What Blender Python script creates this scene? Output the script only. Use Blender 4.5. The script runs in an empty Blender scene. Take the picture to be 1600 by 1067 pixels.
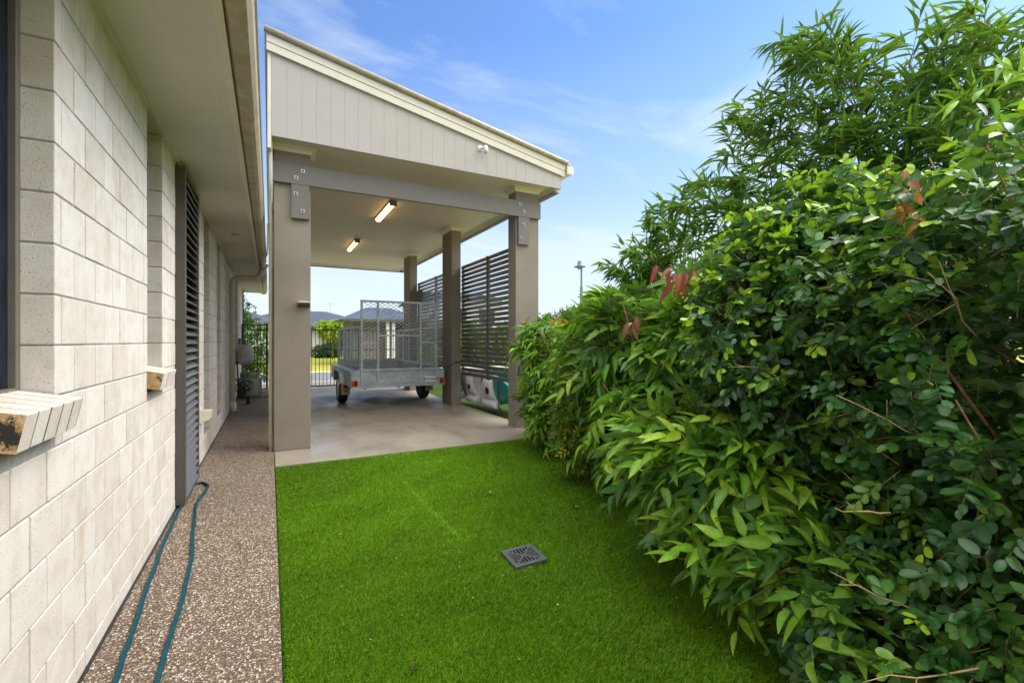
import bpy, math, random
import numpy as np
from mathutils import Vector, Matrix

random.seed(7)
rng = np.random.default_rng(11)
S = bpy.context.scene
COL = S.collection
R = math.radians

# ------------------------------------------------------------------ camera model (level wide-angle lens)
FPX, CX, CY, CAMH = 718.0, 800.0, 533.0, 1.315
YAW = math.atan((CX - 421.0) / FPX)
_s, _c = math.sin(YAW), math.cos(YAW)

def ray(u, v):
    a = (u - CX) / FPX
    return (_s + _c * a, _c - _s * a, (CY - v) / FPX)

def gz(u, v, Z=0.0):
    r = ray(u, v); t = (Z - CAMH) / r[2]
    return Vector((r[0] * t, r[1] * t, Z))

def gy(u, v, Y):
    r = ray(u, v); t = Y / r[1]
    return Vector((r[0] * t, Y, CAMH + r[2] * t))

# ------------------------------------------------------------------ materials
def node_mat(name):
    m = bpy.data.materials.new(name)
    m.use_nodes = True
    nt = m.node_tree
    b = nt.nodes.get('Principled BSDF')
    return m, nt, b

def N(nt, t, **kw):
    n = nt.nodes.new(t)
    for k, v in kw.items():
        setattr(n, k, v)
    return n

def coords(nt, scale=(1, 1, 1)):
    tc = N(nt, 'ShaderNodeTexCoord')
    mp = N(nt, 'ShaderNodeMapping')
    mp.inputs['Scale'].default_value = scale
    nt.links.new(tc.outputs['Object'], mp.inputs['Vector'])
    return mp.outputs['Vector']

def noise(nt, vec, scale, detail=4, rough=0.55):
    n = N(nt, 'ShaderNodeTexNoise')
    n.inputs['Scale'].default_value = scale
    n.inputs['Detail'].default_value = detail
    n.inputs['Roughness'].default_value = rough
    nt.links.new(vec, n.inputs['Vector'])
    return n.outputs['Fac']

def ramp(nt, fac, stops):
    r = N(nt, 'ShaderNodeValToRGB')
    el = r.color_ramp.elements
    while len(el) < len(stops):
        el.new(0.5)
    for e, (p, c) in zip(el, stops):
        e.position = p
        e.color = tuple(c) + (1,) if len(c) == 3 else c
    nt.links.new(fac, r.inputs['Fac'])
    return r.outputs['Color']

def mix(nt, fac, a, b, mode='MIX'):
    m = N(nt, 'ShaderNodeMix', data_type='RGBA', blend_type=mode)
    for sock, val in ((m.inputs[0], fac), (m.inputs[6], a), (m.inputs[7], b)):
        if hasattr(val, 'is_linked') or isinstance(val, bpy.types.NodeSocket):
            nt.links.new(val, sock)
        elif isinstance(val, (int, float)):
            sock.default_value = val
        else:
            sock.default_value = tuple(val) + (1,) if len(val) == 3 else val
    return m.outputs[2]

def bump(nt, b, height, strength=0.3, dist=0.01, prev=None):
    n = N(nt, 'ShaderNodeBump')
    n.inputs['Strength'].default_value = strength
    n.inputs['Distance'].default_value = dist
    nt.links.new(height, n.inputs['Height'])
    if prev is not None:
        nt.links.new(prev, n.inputs['Normal'])
    nt.links.new(n.outputs['Normal'], b.inputs['Normal'])
    return n.outputs['Normal']

def simple(name, col, rough=0.5, metal=0.0, var=0.12, vscale=6.0, bstr=0.0, bscale=60.0, spec=0.5, fine=0.0):
    """paint-like material: base colour with mild blotchy wear and optional fine bump"""
    m, nt, b = node_mat(name)
    v = coords(nt)
    f = noise(nt, v, vscale, 6, 0.6)
    lo = [c * (1 - var) for c in col]; hi = [min(1, c * (1 + var)) for c in col]
    c = ramp(nt, f, [(0.3, lo), (0.7, hi)])
    if fine > 0:
        g = noise(nt, v, 350, 2, 0.6)
        c = mix(nt, fine, c, ramp(nt, g, [(0.35, [x * 0.4 for x in col]), (0.65, [min(1, x * 1.5) for x in col])]))
    nt.links.new(c, b.inputs['Base Color'])
    rr = N(nt, 'ShaderNodeMapRange')
    rr.inputs[3].default_value = max(0.05, rough - 0.08); rr.inputs[4].default_value = min(1, rough + 0.08)
    nt.links.new(f, rr.inputs[0]); nt.links.new(rr.outputs[0], b.inputs['Roughness'])
    b.inputs['Metallic'].default_value = metal
    b.inputs['Specular IOR Level'].default_value = spec
    if bstr > 0:
        bump(nt, b, noise(nt, v, bscale, 4, 0.6), bstr, 0.004)
    return m

def mat_brick():
    m, nt, b = node_mat('pale_block')
    v = coords(nt)
    a = N(nt, 'ShaderNodeAttribute', attribute_name='tint')
    base = ramp(nt, a.outputs['Fac'], [(0.0, (0.58, 0.505, 0.43)), (0.35, (0.67, 0.605, 0.535)), (0.7, (0.725, 0.67, 0.605)), (1.0, (0.76, 0.715, 0.655))])
    mott = noise(nt, v, 9, 5, 0.65)
    base = mix(nt, 0.55, base, ramp(nt, mott, [(0.32, (0.57, 0.485, 0.40)), (0.5, (0.69, 0.625, 0.555)), (0.7, (0.76, 0.71, 0.65))]))
    vs = coords(nt, (1, 2.6, 1.1))
    st = noise(nt, vs, 2.6, 3, 0.5)
    base = mix(nt, ramp(nt, st, [(0.58, (0, 0, 0)), (0.80, (0.5, 0.5, 0.5))]), base, (0.46, 0.34, 0.22))
    sp = noise(nt, v, 210, 2, 0.7)
    base = mix(nt, ramp(nt, sp, [(0.60, (0, 0, 0)), (0.72, (0.7, 0.7, 0.7))]), base, (0.24, 0.20, 0.16))
    pits = N(nt, 'ShaderNodeTexVoronoi'); pits.inputs['Scale'].default_value = 85
    nt.links.new(v, pits.inputs['Vector'])
    pm = ramp(nt, pits.outputs['Distance'], [(0.08, (1, 1, 1)), (0.17, (0, 0, 0))])
    gate = ramp(nt, noise(nt, v, 14, 2, 0.5), [(0.44, (0, 0, 0)), (0.56, (1, 1, 1))])
    pm2 = mix(nt, 1.0, pm, gate, 'MULTIPLY')
    base = mix(nt, pm2, base, (0.17, 0.13, 0.10))
    nt.links.new(base, b.inputs['Base Color'])
    b.inputs['Roughness'].default_value = 0.9
    b.inputs['Specular IOR Level'].default_value = 0.2
    n1 = bump(nt, b, noise(nt, v, 160, 5, 0.7), 0.5, 0.0035)
    inv = N(nt, 'ShaderNodeInvert'); nt.links.new(pm2, inv.inputs['Color'])
    bump(nt, b, inv.outputs['Color'], 0.6, 0.003, n1)
    return m

def mat_aggregate():
    m, nt, b = node_mat('exposed_aggregate')
    v = coords(nt)
    wob = N(nt, 'ShaderNodeTexNoise'); wob.inputs['Scale'].default_value = 60; wob.inputs['Detail'].default_value = 2
    nt.links.new(v, wob.inputs['Vector'])
    vv = N(nt, 'ShaderNodeMix', data_type='VECTOR')
    vv.inputs[0].default_value = 0.012
    nt.links.new(v, vv.inputs[4]); nt.links.new(wob.outputs['Color'], vv.inputs[5])
    vo = N(nt, 'ShaderNodeTexVoronoi'); vo.inputs['Scale'].default_value = 112
    nt.links.new(vv.outputs[1], vo.inputs['Vector'])
    sep = N(nt, 'ShaderNodeSeparateColor'); nt.links.new(vo.outputs['Color'], sep.inputs[0])
    stone = ramp(nt, sep.outputs[0], [(0.0, (0.125, 0.078, 0.044)), (0.18, (0.25, 0.155, 0.085)), (0.38, (0.36, 0.245, 0.145)),
                                      (0.55, (0.22, 0.17, 0.13)), (0.70, (0.46, 0.345, 0.23)), (0.84, (0.66, 0.57, 0.46)), (1.0, (0.86, 0.81, 0.73))])
    gap = ramp(nt, vo.outputs['Distance'], [(0.38, (0, 0, 0)), (0.62, (1, 1, 1))])
    c = mix(nt, gap, stone, (0.11, 0.083, 0.062))
    big = noise(nt, v, 1.3, 4, 0.6)
    c = mix(nt, 0.35, c, mix(nt, 1.0, c, ramp(nt, big, [(0.3, (0.55, 0.5, 0.48)), (0.7, (1, 1, 1))]), 'MULTIPLY'))
    nt.links.new(c, b.inputs['Base Color'])
    b.inputs['Roughness'].default_value = 0.5
    b.inputs['Specular IOR Level'].default_value = 0.3
    inv = N(nt, 'ShaderNodeInvert'); nt.links.new(vo.outputs['Distance'], inv.inputs['Color'])
    bump(nt, b, inv.outputs['Color'], 0.9, 0.006)
    return m

def mat_concrete(name, col, rough0=0.28, rough1=0.7, stain=0.35):
    m, nt, b = node_mat(name)
    v = coords(nt)
    f = noise(nt, v, 1.1, 7, 0.62)
    f2 = noise(nt, v, 7, 5, 0.65)
    c = ramp(nt, f, [(0.3, [x * (1 - stain) for x in col]), (0.5, col), (0.72, [min(1, x * 1.18) for x in col])])
    c = mix(nt, 0.3, c, ramp(nt, f2, [(0.35, [x * 0.72 for x in col]), (0.65, [x * 1.12 for x in col])]))
    c = mix(nt, 0.18, c, ramp(nt, noise(nt, v, 180, 2, 0.6), [(0.35, (0.08, 0.08, 0.07)), (0.7, (0.6, 0.58, 0.54))]))
    if stain > 0.3:
        c = mix(nt, ramp(nt, noise(nt, coords(nt, (1.6, 0.55, 1)), 1.5, 5, 0.62), [(0.54, (0, 0, 0)), (0.72, (0.55, 0.55, 0.55))]), c, (0.13, 0.105, 0.08))
        c = mix(nt, ramp(nt, noise(nt, coords(nt, (1, 1, 1)), 3.1, 6, 0.7), [(0.66, (0, 0, 0)), (0.74, (0.6, 0.6, 0.6))]), c, (0.10, 0.085, 0.07))
    nt.links.new(c, b.inputs['Base Color'])
    w = noise(nt, coords(nt, (1.0, 0.7, 1.0)), 0.9, 3, 0.5)
    rr = N(nt, 'ShaderNodeMapRange'); rr.inputs[1].default_value = 0.4; rr.inputs[2].default_value = 0.6
    rr.inputs[3].default_value = rough0; rr.inputs[4].default_value = rough1
    nt.links.new(w, rr.inputs[0]); nt.links.new(rr.outputs[0], b.inputs['Roughness'])
    bump(nt, b, noise(nt, v, 90, 5, 0.6), 0.12, 0.002)
    return m

def mat_leaf(name, rough=0.38, trans=0.28, spec=0.5):
    m, nt, b = node_mat(name)
    a = N(nt, 'ShaderNodeAttribute', attribute_name='Col')
    v = coords(nt)
    n = noise(nt, v, 45, 3, 0.6)
    c = mix(nt, 1.0, a.outputs['Color'], ramp(nt, n, [(0.3, (0.72, 0.75, 0.7)), (0.7, (1.15, 1.12, 1.1))]), 'MULTIPLY')
    geo = N(nt, 'ShaderNodeNewGeometry')
    c2 = mix(nt, geo.outputs['Backfacing'], c, mix(nt, 0.14, c, (0.20, 0.30, 0.12)))
    nt.links.new(c2, b.inputs['Base Color'])
    b.inputs['Roughness'].default_value = rough
    b.inputs['Specular IOR Level'].default_value = spec
    t = N(nt, 'ShaderNodeBsdfTranslucent')
    tc = mix(nt, 1.0, c2, (1.5, 1.5, 0.6), 'MULTIPLY')
    nt.links.new(tc, t.inputs['Color'])
    mx = N(nt, 'ShaderNodeMixShader'); mx.inputs[0].default_value = trans
    nt.links.new(b.outputs[0], mx.inputs[1]); nt.links.new(t.outputs[0], mx.inputs[2])
    out = [x for x in nt.nodes if x.type == 'OUTPUT_MATERIAL'][0]
    nt.links.new(mx.outputs[0], out.inputs['Surface'])
    return m

def mat_blade():
    m, nt, b = node_mat('turf_blade')
    a = N(nt, 'ShaderNodeAttribute', attribute_name='Col')
    nt.links.new(a.outputs['Color'], b.inputs['Base Color'])
    b.inputs['Roughness'].default_value = 0.45
    b.inputs['Specular IOR Level'].default_value = 0.25
    t = N(nt, 'ShaderNodeBsdfTranslucent')
    nt.links.new(a.outputs['Color'], t.inputs['Color'])
    mx = N(nt, 'ShaderNodeMixShader'); mx.inputs[0].default_value = 0.35
    nt.links.new(b.outputs[0], mx.inputs[1]); nt.links.new(t.outputs[0], mx.inputs[2])
    out = [x for x in nt.nodes if x.type == 'OUTPUT_MATERIAL'][0]
    nt.links.new(mx.outputs[0], out.inputs['Surface'])
    return m

def mat_galv():
    m, nt, b = node_mat('galvanised_steel')
    v = coords(nt)
    vo = N(nt, 'ShaderNodeTexVoronoi'); vo.inputs['Scale'].default_value = 38
    nt.links.new(v, vo.inputs['Vector'])
    sep = N(nt, 'ShaderNodeSeparateColor'); nt.links.new(vo.outputs['Color'], sep.inputs[0])
    c = ramp(nt, sep.outputs[0], [(0, (0.38, 0.415, 0.42)), (1, (0.55, 0.58, 0.58))])
    c = mix(nt, 0.45, c, ramp(nt, noise(nt, v, 5, 6, 0.65), [(0.35, (0.26, 0.29, 0.295)), (0.65, (0.60, 0.63, 0.63))]))
    nt.links.new(c, b.inputs['Base Color'])
    b.inputs['Metallic'].default_value = 0.55
    rr = N(nt, 'ShaderNodeMapRange'); rr.inputs[3].default_value = 0.38; rr.inputs[4].default_value = 0.6
    nt.links.new(sep.outputs[1], rr.inputs[0]); nt.links.new(rr.outputs[0], b.inputs['Roughness'])
    return m

def mat_rooftile():
    m, nt, b = node_mat('dark_roof_tile')
    tc = N(nt, 'ShaderNodeTexCoord')
    br = N(nt, 'ShaderNodeTexBrick')
    br.inputs['Scale'].default_value = 1.0
    br.inputs['Brick Width'].default_value = 0.32; br.inputs['Row Height'].default_value = 0.34
    br.inputs['Mortar Size'].default_value = 0.03
    br.inputs['Color1'].default_value = (0.045, 0.055, 0.085, 1); br.inputs['Color2'].default_value = (0.075, 0.088, 0.125, 1)
    br.inputs['Mortar'].default_value = (0.016, 0.018, 0.026, 1)
    nt.links.new(tc.outputs['Object'], br.inputs['Vector'])
    nt.links.new(br.outputs['Color'], b.inputs['Base Color'])
    b.inputs['Roughness'].default_value = 0.42
    bump(nt, b, br.outputs['Fac'], -0.6, 0.03)
    return m

def mat_emit(name, col, strength):
    m, nt, b = node_mat(name)
    b.inputs['Base Color'].default_value = (0.8, 0.75, 0.6, 1)
    b.inputs['Emission Color'].default_value = tuple(col) + (1,)
    b.inputs['Emission Strength'].default_value = strength
    return m

def mat_glass_dark(name, col=(0.012, 0.016, 0.022), rough=0.06):
    m, nt, b = node_mat(name)
    v = coords(nt)
    c = ramp(nt, noise(nt, coords(nt, (1, 1, 0.3)), 30, 3, 0.7), [(0.3, [x * 0.7 for x in col]), (0.7, [x * 2.4 for x in col])])
    nt.links.new(c, b.inputs['Base Color'])
    b.inputs['Roughness'].default_value = rough
    b.inputs['Specular IOR Level'].default_value = 0.6 if rough < 0.3 else 0.12
    return m

def mat_lawn(name, c0, c1, c2, scale=1.0):
    m, nt, b = node_mat(name)
    v = coords(nt)
    c = ramp(nt, noise(nt, v, 0.35 * scale, 5, 0.6), [(0.3, c0), (0.5, c1), (0.72, c2)])
    c = mix(nt, 0.5, c, ramp(nt, noise(nt, v, 9 * scale, 6, 0.75), [(0.3, [x * 0.45 for x in c1]), (0.7, [x * 1.45 for x in c1])]))
    nt.links.new(c, b.inputs['Base Color'])
    b.inputs['Roughness'].default_value = 0.95
    b.inputs['Specular IOR Level'].default_value = 0.1
    bump(nt, b, noise(nt, v, 25, 5, 0.7), 0.8, 0.04)
    return m

def mat_endbrick():
    """cut face of the sill brick: tan with a burnt black patch"""
    m, nt, b = node_mat('burnt_sill_end')
    v = coords(nt)
    c = ramp(nt, noise(nt, v, 26, 5, 0.7), [(0.35, (0.30, 0.16, 0.06)), (0.55, (0.46, 0.30, 0.15)), (0.75, (0.58, 0.45, 0.30))])
    d = noise(nt, coords(nt, (1, 1, 0.75)), 17, 7, 0.75)
    c = mix(nt, ramp(nt, d, [(0.50, (0, 0, 0)), (0.56, (1, 1, 1))]), c, (0.022, 0.017, 0.014))
    nt.links.new(c, b.inputs['Base Color'])
    b.inputs['Roughness'].default_value = 0.9
    bump(nt, b, noise(nt, v, 120, 4, 0.7), 0.5, 0.003)
    return m

M = {}
M['brick'] = mat_brick()
M['mortar'] = simple('mortar', (0.38, 0.36, 0.335), 0.95, var=0.15, vscale=40, bstr=0.4, bscale=200, spec=0.1)
M['sill_end'] = mat_endbrick()
M['sill_mortar'] = simple('stained_mortar', (0.085, 0.058, 0.040), 0.95, var=0.25, vscale=50, spec=0.1)
M['path'] = mat_aggregate()
M['slab'] = mat_concrete('carport_concrete', (0.34, 0.283, 0.213))
M['apron'] = mat_concrete('pale_concrete', (0.50, 0.45, 0.40), 0.7, 0.85, 0.15)
M['road'] = mat_concrete('bitumen', (0.115, 0.12, 0.135), 0.75, 0.9, 0.15)
M['soffit'] = simple('soffit_paint', (0.60, 0.57, 0.475), 0.6, var=0.05, vscale=3, bstr=0.05)
M['cream'] = simple('cream_paint', (0.62, 0.56, 0.44), 0.42, var=0.05, vscale=4)
M['gutter'] = simple('gutter_stained', (0.36, 0.30, 0.20), 0.45, var=0.25, vscale=9)
M['render'] = simple('taupe_render', (0.236, 0.202, 0.160), 0.85, var=0.10, vscale=2.2, bstr=0.25, bscale=140, spec=0.2)
M['beam'] = simple('grey_brown_beam', (0.142, 0.127, 0.106), 0.6, var=0.07, vscale=5, bstr=0.1, bscale=90)
M['brown'] = simple('dark_brown_trim', (0.10, 0.075, 0.055), 0.5, var=0.1)
M['clad'] = simple('warm_grey_cladding', (0.385, 0.35, 0.315), 0.55, var=0.035, vscale=3, bstr=0.05)
M['barge'] = simple('cream_barge', (0.62, 0.57, 0.46), 0.45, var=0.05, vscale=5)
M['ceil'] = simple('ceiling_paint', (0.56, 0.50, 0.385), 0.55, var=0.04, vscale=2)
M['cornice'] = simple('cornice_paint', (0.66, 0.59, 0.45), 0.55, var=0.04)
M['steel'] = simple('zinc_plate', (0.42, 0.43, 0.43), 0.35, 0.6, var=0.2, vscale=40)
M['black'] = simple('black_plastic', (0.014, 0.014, 0.015), 0.45, var=0.2)
M['bronze'] = simple('bronze_frame', (0.085, 0.072, 0.062), 0.35, var=0.08)
M['bronze_l'] = simple('window_frame_bronze', (0.15, 0.135, 0.105), 0.4, var=0.1)
M['louvre'] = simple('charcoal_louvre', (0.135, 0.13, 0.135), 0.32, 0.15, var=0.06)
M['slat'] = simple('brown_slat', (0.095, 0.080, 0.068), 0.34, var=0.08, vscale=3)
M['flyscreen'] = mat_glass_dark('fly_screen', (0.008, 0.010, 0.015), 0.6)
M['glass'] = mat_glass_dark('dark_glass')
M['glass_blue'] = mat_glass_dark('blue_dark_glass', (0.02, 0.03, 0.055), 0.15)
M['galv'] = mat_galv()
M['rubber'] = simple('tyre_rubber', (0.012, 0.012, 0.012), 0.75, var=0.2, vscale=30, bstr=0.2)
M['rim'] = simple('silver_rim', (0.55, 0.56, 0.57), 0.35, 0.7, var=0.1)
M['flap'] = simple('tan_mud_flap', (0.42, 0.30, 0.17), 0.7, var=0.2, vscale=12)
M['red'] = simple('red_lens', (0.27, 0.003, 0.003), 0.2, var=0.1)
M['amber'] = simple('amber_lens', (0.50, 0.13, 0.005), 0.2, var=0.1)
M['plate'] = simple('white_plate', (0.72, 0.72, 0.70), 0.4, var=0.05)
M['teal'] = simple('teal_plastic', (0.005, 0.27, 0.225), 0.35, var=0.1)
M['kwhite'] = simple('white_plastic', (0.80, 0.80, 0.78), 0.45, var=0.06, vscale=5)
M['orange'] = simple('orange_plastic', (0.60, 0.17, 0.06), 0.4)
M['hose'] = simple('blue_green_hose', (0.001, 0.055, 0.080), 0.5, var=0.12, vscale=30, spec=0.25)
M['grate'] = simple('grey_green_cast_grate', (0.075, 0.085, 0.08), 0.38, 0.0, var=0.18, vscale=40)
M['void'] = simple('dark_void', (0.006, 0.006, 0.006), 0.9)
M['lampcase'] = simple('lamp_tray', (0.55, 0.52, 0.45), 0.4)
M['lampcap'] = simple('lamp_end_cap', (0.16, 0.135, 0.10), 0.5)
M['tube'] = mat_emit('warm_tube', (1.0, 0.60, 0.22), 3.2)
M['white'] = simple('white_fitting', (0.72, 0.71, 0.68), 0.4, var=0.04)
M['trunk'] = simple('brown_bark', (0.20, 0.115, 0.055), 0.9, var=0.35, vscale=30, bstr=0.6, bscale=60, spec=0.15)
M['twig'] = simple('pale_twig', (0.36, 0.25, 0.13), 0.8, var=0.25, vscale=30)
M['culm'] = simple('bamboo_culm', (0.16, 0.18, 0.05), 0.5, var=0.3, vscale=10)
M['leaf_g'] = mat_leaf('glossy_leaf', 0.30, 0.20, 0.45)
M['leaf_m'] = mat_leaf('matte_leaf', 0.42, 0.30, 0.32)
M['blade'] = mat_blade()
M['turfbase'] = simple('turf_backing', (0.03, 0.10, 0.006), 0.95, var=0.3, vscale=60, spec=0.05)
M['soil'] = mat_lawn('garden_soil', (0.05, 0.035, 0.022), (0.075, 0.055, 0.035), (0.10, 0.08, 0.05), 2)
M['lawn'] = mat_lawn('street_lawn', (0.26, 0.27, 0.035), (0.31, 0.31, 0.05), (0.38, 0.36, 0.075))
M['roof'] = mat_rooftile()
M['wall_w'] = simple('pale_house_wall', (0.62, 0.60, 0.56), 0.8, var=0.08, vscale=8, bstr=0.2)
M['wall_g'] = simple('grey_house_wall', (0.13, 0.137, 0.14), 0.8, var=0.06)
M['stone'] = simple('brown_grey_door', (0.17, 0.15, 0.13), 0.7, var=0.3, vscale=14)
M['wall_n'] = simple('light_grey_house_wall', (0.55, 0.56, 0.58), 0.8, var=0.05)
M['fence'] = simple('bronze_fence', (0.055, 0.044, 0.036), 0.45, var=0.1)
M['cover'] = simple('grey_cover_cloth', (0.36, 0.345, 0.355), 0.8, var=0.12, vscale=10, bstr=0.4, bscale=14)
M['gas'] = simple('pale_green_grey_cylinder', (0.30, 0.36, 0.31), 0.4, var=0.08)
M['meter'] = simple('grey_meter_box', (0.30, 0.31, 0.31), 0.5)
M['pole'] = simple('grey_green_pole', (0.14, 0.18, 0.19), 0.5)
M['deadleaf'] = simple('dead_leaf', (0.33, 0.17, 0.07), 0.8, var=0.3, vscale=40)

# ------------------------------------------------------------------ mesh builder
class MB:
    def __init__(self):
        self.v = []; self.f = []; self.mi = []; self.t = []
    def add(self, vs, fs, mi=0, tint=0.5):
        o = len(self.v)
        self.v.extend([tuple(p) for p in vs])
        self.t.extend([tint] * len(vs))
        for f in fs:
            self.f.append([i + o for i in f]); self.mi.append(mi)
        return self
    BF = [(0, 3, 2, 1), (4, 5, 6, 7), (0, 1, 5, 4), (1, 2, 6, 5), (2, 3, 7, 6), (3, 0, 4, 7)]
    def box(self, x0, x1, y0, y1, z0, z1, mi=0, tint=0.5):
        return self.add([(x0, y0, z0), (x1, y0, z0), (x1, y1, z0), (x0, y1, z0), (x0, y0, z1), (x1, y0, z1), (x1, y1, z1), (x0, y1, z1)], self.BF, mi, tint)
    def obox(self, c, ax, ay, az, hx, hy, hz, mi=0):
        c = Vector(c); ax = Vector(ax).normalized(); ay = Vector(ay).normalized(); az = Vector(az).normalized()
        p = []
        for sz in (-1, 1):
            for sx, sy in ((-1, -1), (1, -1), (1, 1), (-1, 1)):
                p.append(c + ax * hx * sx + ay * hy * sy + az * hz * sz)
        return self.add(p, self.BF, mi)
    def bar(self, p, q, w, h=None, up=(0, 0, 1), mi=0):
        p = Vector(p); q = Vector(q); h = w if h is None else h
        d = (q - p); L = d.length; d.normalize()
        u = Vector(up)
        if abs(d.dot(u)) > 0.98:
            u = Vector((1, 0, 0))
        x = d.cross(u).normalized(); z = x.cross(d).normalized()
        return self.obox((p + q) / 2, x, d, z, w / 2, L / 2, h / 2, mi)
    def tube(self, pts, r, seg=8, mi=0, cap=True, closed=False):
        pts = [Vector(p) for p in pts]; n = len(pts)
        rr = r if isinstance(r, (list, tuple)) else [r] * n
        o = len(self.v); prev = None
        for i, p in enumerate(pts):
            a = pts[max(0, i - 1)]; b = pts[min(n - 1, i + 1)]
            d = (b - a).normalized()
            if prev is None:
                u = Vector((0, 0, 1)) if abs(d.z) < 0.9 else Vector((1, 0, 0))
                x = d.cross(u).normalized()
            else:
                x = (prev - d * prev.dot(d)).normalized()
            prev = x; y = d.cross(x)
            for k in range(seg):
                t = 2 * math.pi * k / seg
                self.v.append(tuple(p + (x * math.cos(t) + y * math.sin(t)) * rr[i])); self.t.append(0.5)
        for i in range(n - 1):
            for k in range(seg):
                k2 = (k + 1) % seg
                self.f.append([o + i * seg + k, o + i * seg + k2, o + (i + 1) * seg + k2, o + (i + 1) * seg + k]); self.mi.append(mi)
        if cap:
            self.f.append([o + k for k in range(seg)][::-1]); self.mi.append(mi)
            self.f.append([o + (n - 1) * seg + k for k in range(seg)]); self.mi.append(mi)
        return self
    def lathe(self, prof, c=(0, 0, 0), axis='z', seg=24, mi=0):
        """prof: list of (r, h) along the axis"""
        o = len(self.v); c = Vector(c)
        for r_, h in prof:
            for k in range(seg):
                t = 2 * math.pi * k / seg; a, b = r_ * math.cos(t), r_ * math.sin(t)
                p = {'z': (a, b, h), 'x': (h, a, b), 'y': (b, h, a)}[axis]
                self.v.append(tuple(c + Vector(p))); self.t.append(0.5)
        for i in range(len(prof) - 1):
            for k in range(seg):
                k2 = (k + 1) % seg
                self.f.append([o + i * seg + k, o + i * seg + k2, o + (i + 1) * seg + k2, o + (i + 1) * seg + k]); self.mi.append(mi)
        self.f.append([o + k for k in range(seg)][::-1]); self.mi.append(mi)
        self.f.append([o + (len(prof) - 1) * seg + k for k in range(seg)]); self.mi.append(mi)
        return self
    def prism(self, poly, a0, a1, axis='y', mi=0):
        """extrude a 2-D polygon along an axis; poly coords are the other two axes in order"""
        n = len(poly); vs = []
        for a in (a0, a1):
            for p, q in poly:
                vs.append({'y': (p, a, q), 'x': (a, p, q), 'z': (p, q, a)}[axis])
        fs = [list(range(n))[::-1], list(range(n, 2 * n))]
        for i in range(n):
            j = (i + 1) % n
            fs.append([i, j, n + j, n + i])
        return self.add(vs, fs, mi)
    def build(self, name, mats, parent=None, bevel=0.0, smooth=False, tint=False, loc=None):
        me = bpy.data.meshes.new(name)
        v = self.v
        if loc is not None:
            v = [(p[0] - loc[0], p[1] - loc[1], p[2] - loc[2]) for p in v]
        me.from_pydata(v, [], self.f)
        if not isinstance(mats, (list, tuple)):
            mats = [mats]
        for m in mats:
            me.materials.append(m)
        me.polygons.foreach_set('material_index', self.mi)
        if tint:
            at = me.attributes.new('tint', 'FLOAT', 'POINT')
            at.data.foreach_set('value', self.t)
        import bmesh
        bm = bmesh.new(); bm.from_mesh(me); bmesh.ops.recalc_face_normals(bm, faces=bm.faces); bm.to_mesh(me); bm.free()
        if smooth:
            me.polygons.foreach_set('use_smooth', [True] * len(me.polygons))
        o = bpy.data.objects.new(name, me)
        COL.objects.link(o)
        if loc is not None:
            o.location = loc
        if parent is not None:
            o.parent = parent
            if loc is None and parent.location.length > 0:
                o.location = -parent.location
            elif loc is not None:
                o.location = Vector(loc) - parent.location
        if bevel > 0:
            b = o.modifiers.new('bevel', 'BEVEL'); b.width = bevel; b.segments = 2; b.limit_method = 'ANGLE'; b.angle_limit = R(40)
            b.harden_normals = False
        return o

def tag(o, label, cat, group=None, kind=None):
    o['label'] = label; o['category'] = cat
    if group: o['group'] = group
    if kind: o['kind'] = kind
    return o

def empty(name, label, cat, loc=(0, 0, 0), group=None):
    o = bpy.data.objects.new(name, None); COL.objects.link(o)
    o.location = loc; o.empty_display_size = 0.2
    tag(o, label, cat, group)
    return o

def struct(name, mb, mat, kind='structure', label=None, cat=None):
    o = mb.build(name, mat)
    o['kind'] = kind
    if label: o['label'] = label
    if cat: o['category'] = cat
    return o

def sheet(x0, x1, y0, y1, z, nx=1, ny=1):
    mb = MB()
    vs = [(x0 + (x1 - x0) * i / nx, y0 + (y1 - y0) * j / ny, z) for j in range(ny + 1) for i in range(nx + 1)]
    fs = [(j * (nx + 1) + i, j * (nx + 1) + i + 1, (j + 1) * (nx + 1) + i + 1, (j + 1) * (nx + 1) + i) for j in range(ny) for i in range(nx)]
    return mb.add(vs, fs)

# ------------------------------------------------------------------ numpy leaf meshes
def leaf_template(nseg, prof, fold=0.25, curv=0.12):
    t = np.linspace(0, 1, nseg + 1)
    w = np.array([prof(x) for x in t])
    vs = []
    for ti, wi in zip(t, w):
        z = -curv * ti * ti
        vs += [(-wi, ti, z + fold * wi * 0.5), (0, ti, z), (wi, ti, z + fold * wi * 0.5)]
    fs = []
    for i in range(nseg):
        a = i * 3
        fs += [(a, a + 1, a + 4, a + 3), (a + 1, a + 2, a + 5, a + 4)]
    return np.array(vs, float), np.array(fs, int)

def lanceo(t):
    return 0.03 + 0.5 * (math.sin(math.pi * min(1, t ** 0.75)) ** 0.9) * (1 - 0.15 * t) if 0 < t < 1 else 0.02

def ellip(t):
    return 0.5 * math.sqrt(max(0.0, 1 - (2 * t - 1) ** 2)) * (0.8 + 0.35 * t) + 0.02

def narrow(t):
    return 0.5 * (math.sin(math.pi * min(1, t ** 0.6)) ** 0.8) + 0.02 if 0 < t < 1 else 0.02

LEAF = {
    'lance': leaf_template(6, lanceo, 0.35, 0.22),
    'oval': leaf_template(6, ellip, 0.3, 0.14),
    'narrow': leaf_template(4, narrow, 0.3, 0.18),
    'tiny': leaf_template(2, lambda t: 0.5 if 0.2 < t < 0.8 else 0.05, 0.3, 0.1),
}

def unit(a):
    return a / (np.linalg.norm(a, axis=-1, keepdims=True) + 1e-9)

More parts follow.
